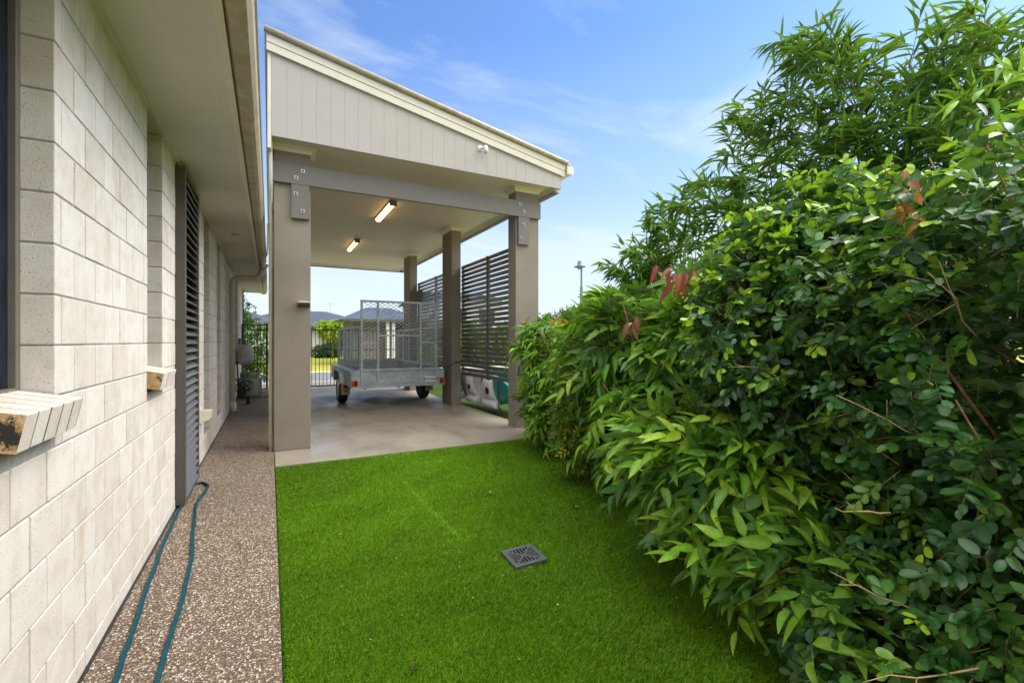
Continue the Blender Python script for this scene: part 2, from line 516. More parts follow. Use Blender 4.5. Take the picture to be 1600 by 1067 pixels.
def leaf_mesh(name, kind, P, D, Nn, L, W, C, mat, parent=None):
    """P,D,Nn: (n,3) base, direction, normal; L,W: (n,); C: (n,3) leaf colour"""
    tv, tf = LEAF[kind]
    n = len(P)
    D = unit(D); X = unit(np.cross(D, Nn)); Z = unit(np.cross(X, D))
    bend = (0.3 + 1.6 * rng.random(n))
    V = (P[:, None, :] + X[:, None, :] * (tv[None, :, 0:1] * W[:, None, None])
         + D[:, None, :] * (tv[None, :, 1:2] * L[:, None, None])
         + Z[:, None, :] * (tv[None, :, 2:3] * (L * bend)[:, None, None]))
    nv = len(tv); nf = len(tf)
    F = (tf[None] + (np.arange(n) * nv)[:, None, None]).reshape(-1)
    me = bpy.data.meshes.new(name)
    me.vertices.add(n * nv); me.vertices.foreach_set('co', V.astype(np.float32).reshape(-1))
    me.loops.add(n * nf * 4); me.loops.foreach_set('vertex_index', F.astype(np.int32))
    me.polygons.add(n * nf)
    me.polygons.foreach_set('loop_start', np.arange(0, n * nf * 4, 4, dtype=np.int32))
    me.polygons.foreach_set('use_smooth', np.ones(n * nf, dtype=bool))
    me.update(calc_edges=True)
    ca = me.attributes.new('Col', 'FLOAT_COLOR', 'POINT')
    cc = np.ones((n, nv, 4), np.float32); rib = np.ones(nv); rib[1::3] = 1.22; rib[0::3] = 0.94; rib[2::3] = 0.94
    cc[:, :, :3] = (C[:, None, :] * rib[None, :, None]).clip(0, 1)
    ca.data.foreach_set('color', cc.reshape(-1))
    me.materials.append(mat)
    o = bpy.data.objects.new(name, me); COL.objects.link(o)
    if parent is not None:
        o.parent = parent; o.location = -parent.location
    return o

def vnoise(P, f, seed):
    """cheap smooth pseudo-noise in [-1,1]"""
    r = np.random.default_rng(seed)
    out = np.zeros(len(P))
    for k in range(5):
        d = unit(r.normal(size=3)) * f * (0.7 + 0.9 * r.random())
        out += np.sin(P @ d + r.random() * 6.28)
    return out / 2.8

def blob_points(blobs, n, lo=0.72, hi=1.06, lump=0.13, f=4.5, seed=1, gap=-0.75, zmin=0.03, back=0.25):
    """points in the outer shell of a union of ellipsoids; returns P, outward normal, depth in 0(outside)..1"""
    Ps, Ns, Ds = [], [], []
    areas = np.array([(b[3] * b[4] + b[4] * b[5] + b[3] * b[5]) for b in blobs])
    for bi, b in enumerate(blobs):
        c = np.array(b[:3]); r = np.array(b[3:6])
        m = int(n * areas[bi] / areas.sum() * 1.9)
        d = unit(rng.normal(size=(m, 3)))
        lumpf = 1 + lump * vnoise(c + d * r, f, seed) + 0.05 * vnoise(c + d * r, f * 3, seed + 5)
        dep = rng.random(m) ** 1.5
        rad = (hi - (hi - lo) * dep) * lumpf
        p = c + d * r * rad[:, None]
        nn = unit(d / r)
        ok = p[:, 2] > zmin
        ok &= (vnoise(p, f * 1.6, seed + 9) > gap) | (dep > 0.6)
        ok &= ~((d[:, 0] > 0.35) & (rng.random(m) > back))
        for bj, b2 in enumerate(blobs):
            if bj == bi: continue
            q = (p - np.array(b2[:3])) / np.array(b2[3:6])
            ok &= (np.linalg.norm(q, axis=1) > 0.82) | (rng.random(m) < 0.06)
        Ps.append(p[ok]); Ns.append(nn[ok]); Ds.append(dep[ok])
    P = np.concatenate(Ps); Nn = np.concatenate(Ns); De = np.concatenate(Ds)
    if len(P) > n:
        k = rng.permutation(len(P))[:n]; P, Nn, De = P[k], Nn[k], De[k]
    return P, Nn, De

def palette(n, cols, w, jit=0.18):
    cols = np.array(cols); w = np.array(w, float); w /= w.sum()
    c = cols[rng.choice(len(cols), n, p=w)]
    return c * (1 + jit * rng.normal(size=(n, 1))).clip(0.5, 1.6)

def sprays(P, Nn, k, rach, outw=0.6, up=0.35, droop=0.25, rand=0.5, nflat=0.5):
    """per-spray frame: returns direction d, normal nrm, side x for each spray"""
    n = len(P)
    d = unit(outw * Nn + up * np.array([0, 0, 1.0]) + rand * rng.normal(size=(n, 3)) - droop * np.array([0, 0, 1.0]))
    nr = unit(np.array([0, 0, 1.0]) * nflat + Nn * 0.6 + 0.35 * rng.normal(size=(n, 3)))
    nr = unit(nr - d * np.sum(nr * d, 1, keepdims=True))
    x = np.cross(d, nr)
    return d, nr, x

def pinnate(P, Nn, k, rach, L, W, ang, cols, w, term=True, sag=0.25, young=None, **kw):
    """pinnate sprays: k leaflets along a rachis; returns leaf arrays and the rachis segments"""
    n = len(P)
    d, nr, x = sprays(P, Nn, k, rach, **kw)
    rl = rach * (0.7 + 0.6 * rng.random(n))
    base = palette(n, cols, w)
    LP, LD, LN, LL, LW, LC = [], [], [], [], [], []
    for j in range(k):
        t = (j + 0.6) / k
        last = term and j == k - 1
        side = 1 if j % 2 else -1
        p = P + d * (rl * t)[:, None] - np.array([0, 0, 1.0]) * (sag * rl * t * t)[:, None]
        a = (0.15 if last else ang) * (1 + 0.25 * rng.normal(size=n))
        ld = d * np.cos(a)[:, None] + x * (side * np.sin(a))[:, None] - np.array([0, 0, 0.25]) + 0.15 * rng.normal(size=(n, 3))
        ln = nr + 0.28 * rng.normal(size=(n, 3))
        s = (0.75 + 0.45 * rng.random(n)) * (0.8 + 0.4 * math.sin(math.pi * (0.25 + 0.6 * t)))
        keep = rng.random(n) < 0.94
        LP.append(p[keep]); LD.append(ld[keep]); LN.append(ln[keep]); LL.append((L * s)[keep]); LW.append((W * s)[keep])
        c = base * (1 + 0.12 * rng.normal(size=(n, 1)))
        if young is not None and t > 0.65:
            ysel = young[1]
            c = np.where(ysel[:, None], np.array(young[0]) * (1 + 0.15 * rng.normal(size=(n, 1))), c)
        LC.append(c[keep].clip(0.002, 1))
    ends = P + d * rl[:, None] - np.array([0, 0, 1.0]) * (sag * rl)[:, None]
    return [np.concatenate(a) for a in (LP, LD, LN, LL, LW, LC)] + [(P - d * (rl * 0.6)[:, None], ends)]

def twig_mesh(name, segs, r, mat, parent):
    A, B = segs
    n = len(A)
    d = unit(B - A); u = np.tile(np.array([0.2, 0.3, 1.0]), (n, 1)); x = unit(np.cross(d, u)); y = np.cross(d, x)
    V = []
    for base, rr in ((A, r), (B, r * 0.6)):
        for k in range(3):
            t = 2 * math.pi * k / 3
            V.append(base + (x * math.cos(t) + y * math.sin(t)) * rr)
    V = np.stack(V, 1)
    tf = np.array([(0, 1, 4, 3), (1, 2, 5, 4), (2, 0, 3, 5)])
    F = (tf[None] + (np.arange(n) * 6)[:, None, None]).reshape(-1)
    me = bpy.data.meshes.new(name)
    me.vertices.add(n * 6); me.vertices.foreach_set('co', V.astype(np.float32).reshape(-1))
    me.loops.add(n * 12); me.loops.foreach_set('vertex_index', F.astype(np.int32))
    me.polygons.add(n * 3); me.polygons.foreach_set('loop_start', np.arange(0, n * 12, 4, dtype=np.int32))
    me.update(calc_edges=True); me.materials.append(mat)
    o = bpy.data.objects.new(name, me); COL.objects.link(o)
    o.parent = parent; o.location = -parent.location
    return o

# ================================================================== SETTING: ground sheets
struct('ground', sheet(-250, 250, -120, 420, -0.075, 4, 4), M['lawn'])
struct('garden_bed', sheet(2.2, 4.6, -3.0, 6.0, -0.05), M['soil'])
# side strip beside the carport slab
struct('lawn_strip', sheet(3.55, 7.4, 6.0, 15.0, -0.065), mat_lawn('strip_grass', (0.02, 0.04, 0.008), (0.05, 0.085, 0.012), (0.12, 0.16, 0.02), 3))
mb = MB().box(-0.9, 0.045, -3, 14.2, -0.12, 0.0)
struct('path', mb, M['path'])
struct('path_joint', MB().box(-0.6545, -0.640, -2.6, 14.2, 0.0005, 0.003), M['black'])
mb = MB().box(0.05, 3.56, 5.475, 16.4, -0.10, 0.0)
o = struct('driveway', mb, M['slab'])
b_ = o.modifiers.new('bevel', 'BEVEL'); b_.width = 0.012; b_.segments = 2
struct('driveway_apron', sheet(-3.0, 9.5, 15.0, 17.1, -0.045), M['apron'])
struct('road', sheet(-120, 160, 17.1, 20.6, -0.055), M['road'])
mb = MB().box(-120, 160, 20.6, 21.5, -0.1, 0.02)
struct('kerb', mb, M['apron'])
struct('side_street', sheet(7.6, 12.5, -60, 17.1, -0.060), M['apron'])

# ------------------------------------------------------------------ artificial turf
def turf():
    base = sheet(0.05, 3.3, 0.3, 5.47, -0.030).build('grass', M['turfbase'])
    # blades: density falls with distance from the lens
    n = 640000
    # sample by rejection on distance
    pts = []
    tot = 0
    while tot < n:
        x = 0.06 + 3.1 * rng.random(n); y = 0.9 + 4.56 * rng.random(n)
        dep = x * _s + y * _c
        keep = rng.random(n) < np.clip((2.1 / np.maximum(dep, 1.2)) ** 1.15, 0, 1)
        keep &= ~((np.abs(x - 1.378) < 0.1) & (np.abs(y - 2.458) < 0.1))
        pts.append(np.stack([x[keep], y[keep]], 1)); tot += keep.sum()
    p = np.concatenate(pts)[:n]
    x, y = p[:, 0], p[:, 1]; dep = x * _s + y * _c
    P3 = np.stack([x, y, np.zeros(n)], 1)
    clump = vnoise(P3, 9, 3) * 0.5 + vnoise(P3, 26, 4) * 0.5
    seam = np.exp(-((x - 1.135 - 0.012 * np.sin(y * 3)) / 0.022) ** 2) * np.clip((y - 2.6) * 2, 0.15, 1) * (y < 4.35)
    h = (0.019 + 0.007 * rng.random(n)) * (1 + 0.12 * clump) * (1 - 0.12 * seam)
    w = (0.0008 + 0.0008 * rng.random(n)) * (0.8 + 0.22 * dep)
    az = rng.random(n) * 2 * math.pi + 0.6 * clump
    lean = (0.25 + 0.6 * rng.random(n)) + 0.22 * seam
    dx, dy = np.cos(az), np.sin(az)
    lx = dx * lean * h * 0.9 + 0.10 * h; ly = dy * lean * h * 0.9 - 0.22 * h
    px, py = -dy, dx
    z0 = -0.03
    V = np.zeros((n, 5, 3), np.float32)
    V[:, 0] = np.stack([x - px * w, y - py * w, np.full(n, z0)], 1)
    V[:, 1] = np.stack([x + px * w, y + py * w, np.full(n, z0)], 1)
    V[:, 2] = np.stack([x + lx * 0.35 + px * w * 0.85, y + ly * 0.35 + py * w * 0.85, z0 + h * 0.6], 1)
    V[:, 3] = np.stack([x + lx * 0.35 - px * w * 0.85, y + ly * 0.35 - py * w * 0.85, z0 + h * 0.6], 1)
    V[:, 4] = np.stack([x + lx, y + ly, z0 + h * (1 - 0.25 * lean)], 1)
    loops = np.array([0, 1, 2, 3, 3, 2, 4]); 
    F = (loops[None] + (np.arange(n) * 5)[:, None]).reshape(-1)
    me = bpy.data.meshes.new('turf_blades')
    me.vertices.add(n * 5); me.vertices.foreach_set('co', V.reshape(-1))
    me.loops.add(n * 7); me.loops.foreach_set('vertex_index', F.astype(np.int32))
    me.polygons.add(n * 2)
    st = (np.array([0, 4])[None] + (np.arange(n) * 7)[:, None]).reshape(-1)
    me.polygons.foreach_set('loop_start', st.astype(np.int32))
    me.update(calc_edges=True)
    C = palette(n, [(0.145, 0.315, 0.005), (0.19, 0.375, 0.007), (0.10, 0.24, 0.005), (0.26, 0.44, 0.017), (0.38, 0.52, 0.09)], [4, 4, 3, 1.6, 0.45], 0.15)
    C = C * (1 + 0.10 * clump[:, None]) * (1 + 0.13 * vnoise(P3, 2.4, 17)[:, None]) * (1 + 0.16 * seam[:, None])
    cc = np.ones((n, 5, 4), np.float32); cc[:, :, :3] = C[:, None, :].clip(0, 1)
    ca = me.attributes.new('Col', 'FLOAT_COLOR', 'POINT'); ca.data.foreach_set('color', cc.reshape(-1))
    me.materials.append(M['blade'])
    bl = bpy.data.objects.new('grass_blades', me); COL.objects.link(bl); bl.parent = base
    base['kind'] = 'stuff'; base['label'] = 'bright green artificial turf between path and hedge'; base['category'] = 'grass'
turf()

# ================================================================== HOUSE ON THE LEFT
XW = -0.656
house = empty('brick_house', 'pale block house with long eave and louvred screen beside the pebble path', 'house', (-0.7, 6.0, 0))
CO = 0.1753
OPEN = [(1.70, 2.144, 0.95, 2.74), (3.50, 3.953, 0.95, 2.74), (6.22, 6.78, 0.2485, 2.74), (7.69, 8.27, 0.2485, 2.74), (11.55, 12.25, 1.125, 2.74)]
YEND = 14.6
def brick_wall():
    mb = MB(); mo = MB()
    z0s = [1.125 + CO * k for k in range(-7, 10)]
    for k, zb in enumerate(z0s):
        za, zt = max(zb, -0.05), min(zb + CO, 2.745)
        if zt <= za: continue
        mid = (za + zt) / 2
        cuts = [(-2.6, YEND)]
        for (ya, yb, oa, ob) in OPEN:
            if oa < mid < ob:
                new = []
                for (a, c) in cuts:
                    if yb <= a or ya >= c: new.append((a, c)); continue
                    if ya > a: new.append((a, ya))
                    if yb < c: new.append((yb, c))
                cuts = new
        off = 2.324 if k % 2 else 2.324 + 0.121
        for (a, c) in cuts:
            mo.box(XW - 0.106, XW - 0.0042, a + 0.004, c - 0.004, za, zt, 0)
            js = [a]
            y = off - 40 * 0.2425
            while y < c:
                if y > a + 0.035 and y < c - 0.035: js.append(y)
                y += 0.2425
            js.append(c)
            for i in range(len(js) - 1):
                y0 = js[i] + (0.0 if i == 0 else 0.0048); y1 = js[i + 1] - (0.0 if i == len(js) - 2 else 0.0048)
                dx = random.uniform(-0.0014, 0.0014)
                mb.box(XW - 0.11, XW + dx, y0, y1, za + 0.003, zt - 0.0035, 0, random.random())
    o = mb.build('wall', [M['brick']], house, bevel=0.0035, tint=True)
    o2 = mo.build('mortar', [M['mortar']], o); o2.location = (0, 0, 0)
brick_wall()
# unseen dark box added behind the blockwork to block light through the windows
MB().box(-5.0, -0.90, -2.6, YEND, 0.0, 2.70).build('light_blocker', M['void'], house)

def sill(y0, y1):
    n = 5; st = (y1 - y0) / n; tilt = R(11.5)
    mb = MB(); me = MB(); mc = MB()
    ax = Vector((math.cos(tilt), 0, -math.sin(tilt))); az = Vector((math.sin(tilt), 0, math.cos(tilt)))
    top_out = Vector((-0.576, 0, 1.117))
    for i in range(n):
        a = y0 + i * st; b = a + st - 0.015
        jit = random.uniform(-0.003, 0.003)
        c = top_out - ax * (0.115 - jit) - az * 0.053
        c.y = (a + b) / 2
        t = len(mb.v); tq = (0.05, 0.5, 0.0, 0.35, 0.15)[i]
        mb.obox(c, ax, (0, 1, 0), az, 0.115, (b - a) / 2, 0.053)
        for q in range(t, len(mb.v)): mb.t[q] = tq
        if i == 0:
            c2 = c.copy(); c2.y = a - 0.0015
            me.obox(c2, ax, (0, 1, 0), az, 0.1145, 0.0013, 0.0525)
            c3 = top_out - ax * 0.105 - az * 0.055; c3.y = a - 0.0035
            mc.lathe([(0.022, -0.001), (0.021, 0.001)], c3, 'y', 24)
    o = mb.build('sill', M['brick'], house, bevel=0.003, tint=True)
    e = me.build('sill_end_face', M['sill_end'], o); e.location = (0, 0, 0)
    h = mc.build('core_hole_plug', M['mortar'], o); h.location = (0, 0, 0)
    m3 = MB().obox(Vector((top_out.x, (y0 + y1) / 2, top_out.z)) - ax * 0.1165 - az * 0.0525, ax, (0, 1, 0), az, 0.113, (y1 - y0) / 2 - 0.01, 0.049)
    o4 = m3.build('sill_mortar', M['sill_mortar'], o); o4.location = (0, 0, 0)
    m2 = MB().box(XW - 0.10, XW - 0.004, y0 + 0.003, y1 - 0.003, 0.95, 1.0)
    o3 = m2.build('sill_bed', M['mortar'], o); o3.location = (0, 0, 0)

def window(y0, y1, z0, z1, screen=True):
    x = XW - 0.086
    fr = MB(); w = 0.032
    fr.box(x - 0.05, x, y0, y0 + w, z0, z1).box(x - 0.05, x, y1 - w, y1, z0, z1)
    fr.box(x - 0.05, x, y0 + w, y1 - w, z0, z0 + w).box(x - 0.05, x, y0 + w, y1 - w, z1 - w, z1)
    o = fr.build('window', M['bronze_l'], house, bevel=0.002)
    g = MB().box(x - 0.035, x - 0.02, y0 + w, y1 - w, z0 + w, z1 - w).build('fly_screen' if screen else 'glass', M['flyscreen'] if screen else M['glass'], o)
    g.location = (0, 0, 0)
    return o
sill(1.70, 2.144); sill(3.50, 3.953)
window(1.70, 2.144, 1.128, 2.74); window(3.50, 3.953, 1.128, 2.74)
window(6.22, 6.78, 0.25, 2.74, False); window(7.69, 8.27, 0.25, 2.74, False)
window(11.55, 12.25, 1.128, 2.74, False)
sill(11.55, 12.25)
# rubber strip at the foot of the near window
MB().bar((XW - 0.075, 1.70, 1.128), (XW - 0.075, 2.15, 1.132), 0.03, 0.008).build('flashing_strip', M['black'], house)

# eave
s = MB()
ys = [-3, -0.6, 1.8, 4.2, 6.6, 9.0, 11.4, 13.8, 15.6]
for a, b in zip(ys[:-1], ys[1:]):
    s.box(-0.80, -0.214, a + 0.001, b - 0.001, 2.742, 2.752)
s.build('soffit', M['soffit'], house)
MB().box(-0.80, -0.216, -3, 15.6, 2.7535, 2.76).build('soffit_backing', M['soffit'], house)
# timber bead where soffit meets wall
MB().box(XW + 0.001, XW + 0.02, -3, YEND, 2.722, 2.742).build('soffit_bead', M['soffit'], house)
MB().box(-0.212, -0.172, -3, 15.6, 2.70, 2.87).build('fascia', M['cream'], house, bevel=0.003)
gp = [(-0.169, 2.725), (-0.155, 2.712), (-0.11, 2.712), (-0.085, 2.725), (-0.066, 2.765), (-0.06, 2.835), (-0.05, 2.845), (-0.05, 2.86), (-0.064, 2.86), (-0.072, 2.835), (-0.078, 2.77), (-0.093, 2.74), (-0.155, 2.73), (-0.169, 2.85)]
for a, b in ((-3, 3.4), (3.403, 10.15), (10.75, 15.62)):
    MB().prism(gp, a, b, 'y').build('gutter', M['gutter'], house)
# roof slope of the house
rf = MB().prism([(-0.10, 2.872), (-0.10, 2.90), (-5.2, 4.86), (-5.2, 4.80)], -3, 15.7, 'y')
rf.build('roof', M['roof'], house)
# downpipe with elbow, rain head
dp = MB().tube([(-0.602, 9.9, 0.0), (-0.602, 9.9, 2.40), (-0.58, 9.9, 2.46), (-0.53, 9.9, 2.48), (-0.24, 9.9, 2.50), (-0.17, 9.9, 2.54), (-0.13, 9.95, 2.66)], 0.046, 14)
o = dp.build('downpipe', M['cream'], house, smooth=True)
sh = MB().tube([(-0.602, 9.9, 0.14), (-0.602, 9.9, 0.20), (-0.585, 9.89, 0.10), (-0.56, 9.87, 0.02)], 0.05, 14).build('downpipe_shoe', M['cream'], o, smooth=True); sh.location = (0, 0, 0)
rh = MB()
rh.add([(-0.20, 10.16, 2.79), (-0.03, 10.16, 2.79), (-0.03, 10.40, 2.79), (-0.20, 10.40, 2.79), (-0.15, 10.20, 2.62), (-0.10, 10.20, 2.62), (-0.10, 10.34, 2.62), (-0.15, 10.34, 2.62)],
       [(0, 1, 2, 3), (7, 6, 5, 4), (0, 4, 5, 1), (1, 5, 6, 2), (2, 6, 7, 3), (3, 7, 4, 0)])
rh.box(-0.21, -0.02, 10.155, 10.41, 2.79, 2.815)
rh.build('rain_head', M['cream'], house, bevel=0.003)
# overflow pipe between gutter and carport
MB().tube([(-0.15, 8.6, 2.70), (-0.10, 8.6, 2.69), (-0.05, 8.58, 2.70), (-0.035, 8.55, 2.74), (-0.03, 8.5, 2.85), (-0.028, 8.3, 3.2)], 0.012, 8).build('overflow_pipe', M['cream'], house, smooth=True)
# soffit vents
for y in (7.15, 12.4):
    MB().lathe([(0.055, 0), (0.05, -0.008), (0.036, -0.01)], (-0.40, y, 2.741), 'z', 20).build('soffit_vent', M['gutter'], house)
# small vent cowl low on the wall
vb = MB().box(XW, XW + 0.02, 5.86, 5.99, 0.44, 0.58)
vb.prism([(XW + 0.02, 0.455), (XW + 0.075, 0.465), (XW + 0.105, 0.50), (XW + 0.105, 0.575), (XW + 0.02, 0.575)], 5.865, 5.985, 'y')
vb.build('wall_vent', M['cream'], house, bevel=0.004)
# louvred screen
LY0, LY1 = 4.43, 5.26
lf = MB()
lf.box(XW + 0.002, XW + 0.066, LY0, LY0 + 0.055, 0.02, 2.70).box(XW + 0.002, XW + 0.066, LY1 - 0.055, LY1, 0.02, 2.70)
lf.box(XW + 0.002, XW + 0.066, LY0 + 0.055, LY1 - 0.055, 0.02, 0.055).box(XW + 0.002, XW + 0.066, LY0 + 0.055, LY1 - 0.055, 2.66, 2.70)
lo = lf.build('louvre_screen', M['bronze'], house, bevel=0.002)
ls = MB(); z = 0.085
while z < 2.63:
    c = Vector((XW + 0.036, (LY0 + LY1) / 2, z)); a = R(-42)
    ax = Vector((math.cos(a), 0, math.sin(a)))
    ls.obox(c, ax, (0, 1, 0), ax.cross(Vector((0, -1, 0))), 0.041, (LY1 - LY0) / 2 - 0.056, 0.0035)
    z += 0.0685
q = ls.build('louvre_slats', M['louvre'], lo); q.location = (0, 0, 0)
q = MB().box(XW + 0.0025, XW + 0.006, LY0 + 0.05, LY1 - 0.05, 0.03, 2.68).build('louvre_backing', M['void'], lo); q.location = (0, 0, 0)

# meter box on the far end of the wall
MB().box(XW + 0.001, XW + 0.07, 12.6, 12.82, 1.05, 1.38).build('meter_box', M['meter'], house, bevel=0.006)
MB().box(XW - 0.02, XW + 0.03, YEND, YEND + 0.06, 0, 2.72).build('end_trim', M['brown'], house)

# ================================================================== CARPORT
cp = empty('carport', 'tall taupe carport with skillion roof and grey timber beam at the end of the turf', 'carport', (1.9, 6.15, 0))
ZC = 3.66
def cornice_ring(mb, x0, x1, y0, y1):
    d = 0.07; z0 = 3.592; z1 = ZC - 0.001
    lo_ = [(x0 - 0.004, y0 - 0.004, z0), (x1 + 0.004, y0 - 0.004, z0), (x1 + 0.004, y1 + 0.004, z0), (x0 - 0.004, y1 + 0.004, z0)]
    m_ = [(x0 - .02, y0 - .02, z0 + .04), (x1 + .02, y0 - .02, z0 + .04), (x1 + .02, y1 + .02, z0 + .04), (x0 - .02, y1 + .02, z0 + .04)]
    hi_ = [(x0 - d, y0 - d, z1), (x1 + d, y0 - d, z1), (x1 + d, y1 + d, z1), (x0 - d, y1 + d, z1)]
    fs = []
    for a in (0, 4):
        for i in range(4):
            j = (i + 1) % 4
            fs.append((a + i, a + j, a + 4 + j, a + 4 + i))
    mb.add(lo_ + m_ + hi_, fs)
COLS = [(0.047, 0.448, 6.15, 6.42), (3.31, 3.715, 6.15, 6.40), (3.31, 3.512, 8.93, 9.50), (3.31, 3.512, 12.11, 12.72), (0.047, 0.25, 8.93, 9.50), (0.047, 0.25, 12.11, 12.72)]
for (x0, x1, y0, y1) in COLS:
    c = MB().box(x0, x1, y0, y1, 0.002, ZC).build('column', M['render'], cp, bevel=0.006)
    cm = MB(); cornice_ring(cm, x0, x1, y0, y1)
    k = cm.build('cornice', M['cornice'], c); k.location = (0, 0, 0)
bm_ = MB().box(0.03, 3.728, 6.105, 6.148, 3.205, 3.445).build('beam', M['beam'], cp, bevel=0.003)
p1 = MB().box(0.232, 0.431, 6.106, 6.148, 2.795, 3.202).build('bolt_plate', M['beam'], cp, bevel=0.003)
p2 = MB().box(3.335, 3.525, 6.106, 6.148, 2.785, 3.202).build('bolt_plate', M['beam'], cp, bevel=0.003)
for (par, u, v) in ((bm_, 473.4, 267.6), (bm_, 462.8, 277.8), (p1, 462.1, 302.7), (p1, 472.9, 330), (bm_, 812.8, 319), (bm_, 819, 331), (p2, 818.3, 351), (p2, 814, 372.3)):
    c = gy(u, v, 6.105)
    mb = MB().box(c.x - 0.021, c.x + 0.021, 6.1015, 6.1045, c.z - 0.021, c.z + 0.021)
    mb.lathe([(0.012, -0.012), (0.012, 0)], (c.x, 6.101, c.z), 'y', 6, 1)
    w = mb.build('bolt', [M['steel'], M['black']], par); w.location = (0, 0, 0)

# gable cladding: boards with V joints
def zroof(x):  # underside of barge line at the gable
    return 4.575 + (3.83 - 4.575) * (x - 0.02) / (3.95 - 0.02)
gc = MB()
nb = 25; bw = (3.95 - 0.02) / nb
for i in range(nb):
    a = 0.02 + i * bw + 0.0014; b = 0.02 + (i + 1) * bw - 0.0014
    gc.prism([(a, 3.642), (b, 3.642), (b, zroof(b) + 0.08), (a, zroof(a) + 0.08)], 5.868, 5.884, 'y')
gc.prism([(0.02, 3.643), (3.95, 3.643), (3.95, zroof(3.95) + 0.08), (0.02, zroof(0.02) + 0.08)], 5.8708, 5.90, 'y')
gc.build('gable_cladding', M['clad'], cp)
bg = MB()
def strip(d0, d1, y0, y1, x0=-0.03, x1=4.0):
    # a board following the roof slope between heights d0 and d1 above the cladding top
    bg.prism([(x0, zroof(x0) + d0), (x1, zroof(x1) + d0), (x1, zroof(x1) + d1), (x0, zroof(x0) + d1)], y0, y1, 'y')
strip(0.0, 0.088, 5.835, 5.866)
strip(0.091, 0.18, 5.828, 5.866)
bg.build('barge_board', M['barge'], cp, bevel=0.002)
cpz = MB()
cpz.tube([(-0.05, 5.815, zroof(-0.05) + 0.215), (2.0, 5.815, zroof(2.0) + 0.215), (2.004, 5.815, zroof(2.004) + 0.218), (4.03, 5.815, zroof(4.03) + 0.215)], 0.035, 12)
cpz.build('barge_capping', M['gutter'], cp, smooth=True)
rf = MB()
rf.prism([(-0.05, zroof(-0.05) + 0.21), (4.10, zroof(4.10) + 0.21), (4.10, zroof(4.10) + 0.235), (-0.05, zroof(-0.05) + 0.235)], 5.83, 15.25, 'y')
rf.build('roof', M['cream'], cp)
# gutter along the low side
gu = MB().prism([(4.012, 3.86), (4.10, 3.86), (4.135, 3.89), (4.135, 3.985), (4.12, 3.985), (4.115, 3.9), (4.09, 3.88), (4.03, 3.88), (4.03, 3.985), (4.012, 3.985)], 5.80, 15.25, 'y')
gu.box(4.014, 4.133, 5.796, 5.80, 3.862, 3.985)
gu.build('gutter', M['barge'], cp)
# low side and high side walls between ceiling and roof
MB().box(3.885, 3.95, 5.901, 15.2, 3.598, 3.86).build('side_fascia', M['cream'], cp)
MB().box(3.86, 3.952, 5.95, 15.19, 3.59, 3.598).build('fascia_edge', M['brown'], cp)
MB().box(-0.02, 0.018, 5.87, 15.2, 3.50, zroof(0) + 0.2).build('high_side_cladding', M['barge'], cp)
MB().box(0.03, 3.94, 15.13, 15.2, 3.585, 4.0).build('rear_fascia', M['brown'], cp)
MB().box(0.019, 3.884, 5.901, 15.13, ZC, ZC + 0.012).build('ceiling', M['ceil'], cp)
# long cornices
cl = MB()
cl.prism([(3.884, 3.60), (3.884, ZC - 0.001), (3.815, ZC - 0.001), (3.865, 3.62)], 5.91, 15.12, 'y')
cl.prism([(15.13, 3.60), (15.13, ZC - 0.001), (15.06, ZC - 0.001), (15.11, 3.62)], 0.03, 3.81, 'x')
cl.build('ceiling_cornice', M['cornice'], cp)
# slim downpipe on the high side
MB().tube([(0.012, 6.0, 4.4), (0.012, 6.0, 3.2), (0.012, 6.1, 3.05), (0.012, 6.2, 2.95), (0.012, 6.2, 0.0)], 0.022, 10).build('downpipe', M['barge'], cp, smooth=True)
cl = MB().tube([(3.512, 8.935, 0.90), (3.45, 8.922, 0.885), (3.39, 8.922, 0.872), (3.315, 8.922, 0.84), (3.303, 8.97, 0.82), (3.303, 9.3, 0.80)], 0.011, 8)
tag(cl.build('strap', M['black']), 'thin black strap wrapped round the middle carport column', 'strap')

def ceiling_light(x, y0, y1, label):
    t = empty('ceiling_light', label, 'ceiling light', (x, (y0 + y1) / 2, ZC), 'tube lights under the carport ceiling')
    MB().box(x - 0.055, x + 0.055, y0 + 0.03, y1 - 0.03, ZC - 0.032, ZC - 0.001).build('tray', M['lampcase'], t, bevel=0.004)
    prof = [(x + 0.052 * math.cos(a), ZC - 0.033 - 0.05 * math.sin(a)) for a in np.linspace(0, math.pi, 12)]
    MB().prism(prof, y0 + 0.04, y1 - 0.04, 'y').build('diffuser', M['tube'], t, smooth=False)
    for ya, yb in ((y0, y0 + 0.04), (y1 - 0.04, y1)):
        MB().box(x - 0.06, x + 0.06, ya, yb, ZC - 0.088, ZC - 0.001).build('end_cap', M['lampcap'], t, bevel=0.008)
ceiling_light(1.83, 7.70, 8.95, 'glowing warm tube light on the carport ceiling just behind the front beam')
ceiling_light(1.785, 10.98, 12.24, 'glowing warm tube light deeper in the carport with its dark end cap showing')

# security sensor on the gable
t = empty('sensor_light', 'small white sensor lamp with round base on the grey gable', 'sensor light', (2.614, 5.868, 3.985))
MB().lathe([(0.001, -0.022), (0.03, -0.020), (0.046, -0.006), (0.048, 0)], (2.600, 5.867, 3.995), 'y', 24).build('base', M['white'], t, smooth=True)
MB().tube([(2.608, 5.85, 3.99), (2.622, 5.80, 3.985), (2.632, 5.765, 3.975)], [0.016, 0.018, 0.02], 12).build('stem', M['white'], t, smooth=True)
MB().tube([(2.632, 5.765, 4.0), (2.634, 5.76, 3.97), (2.636, 5.752, 3.90)], [0.022, 0.03, 0.034], 16).build('head', M['white'], t, smooth=True)
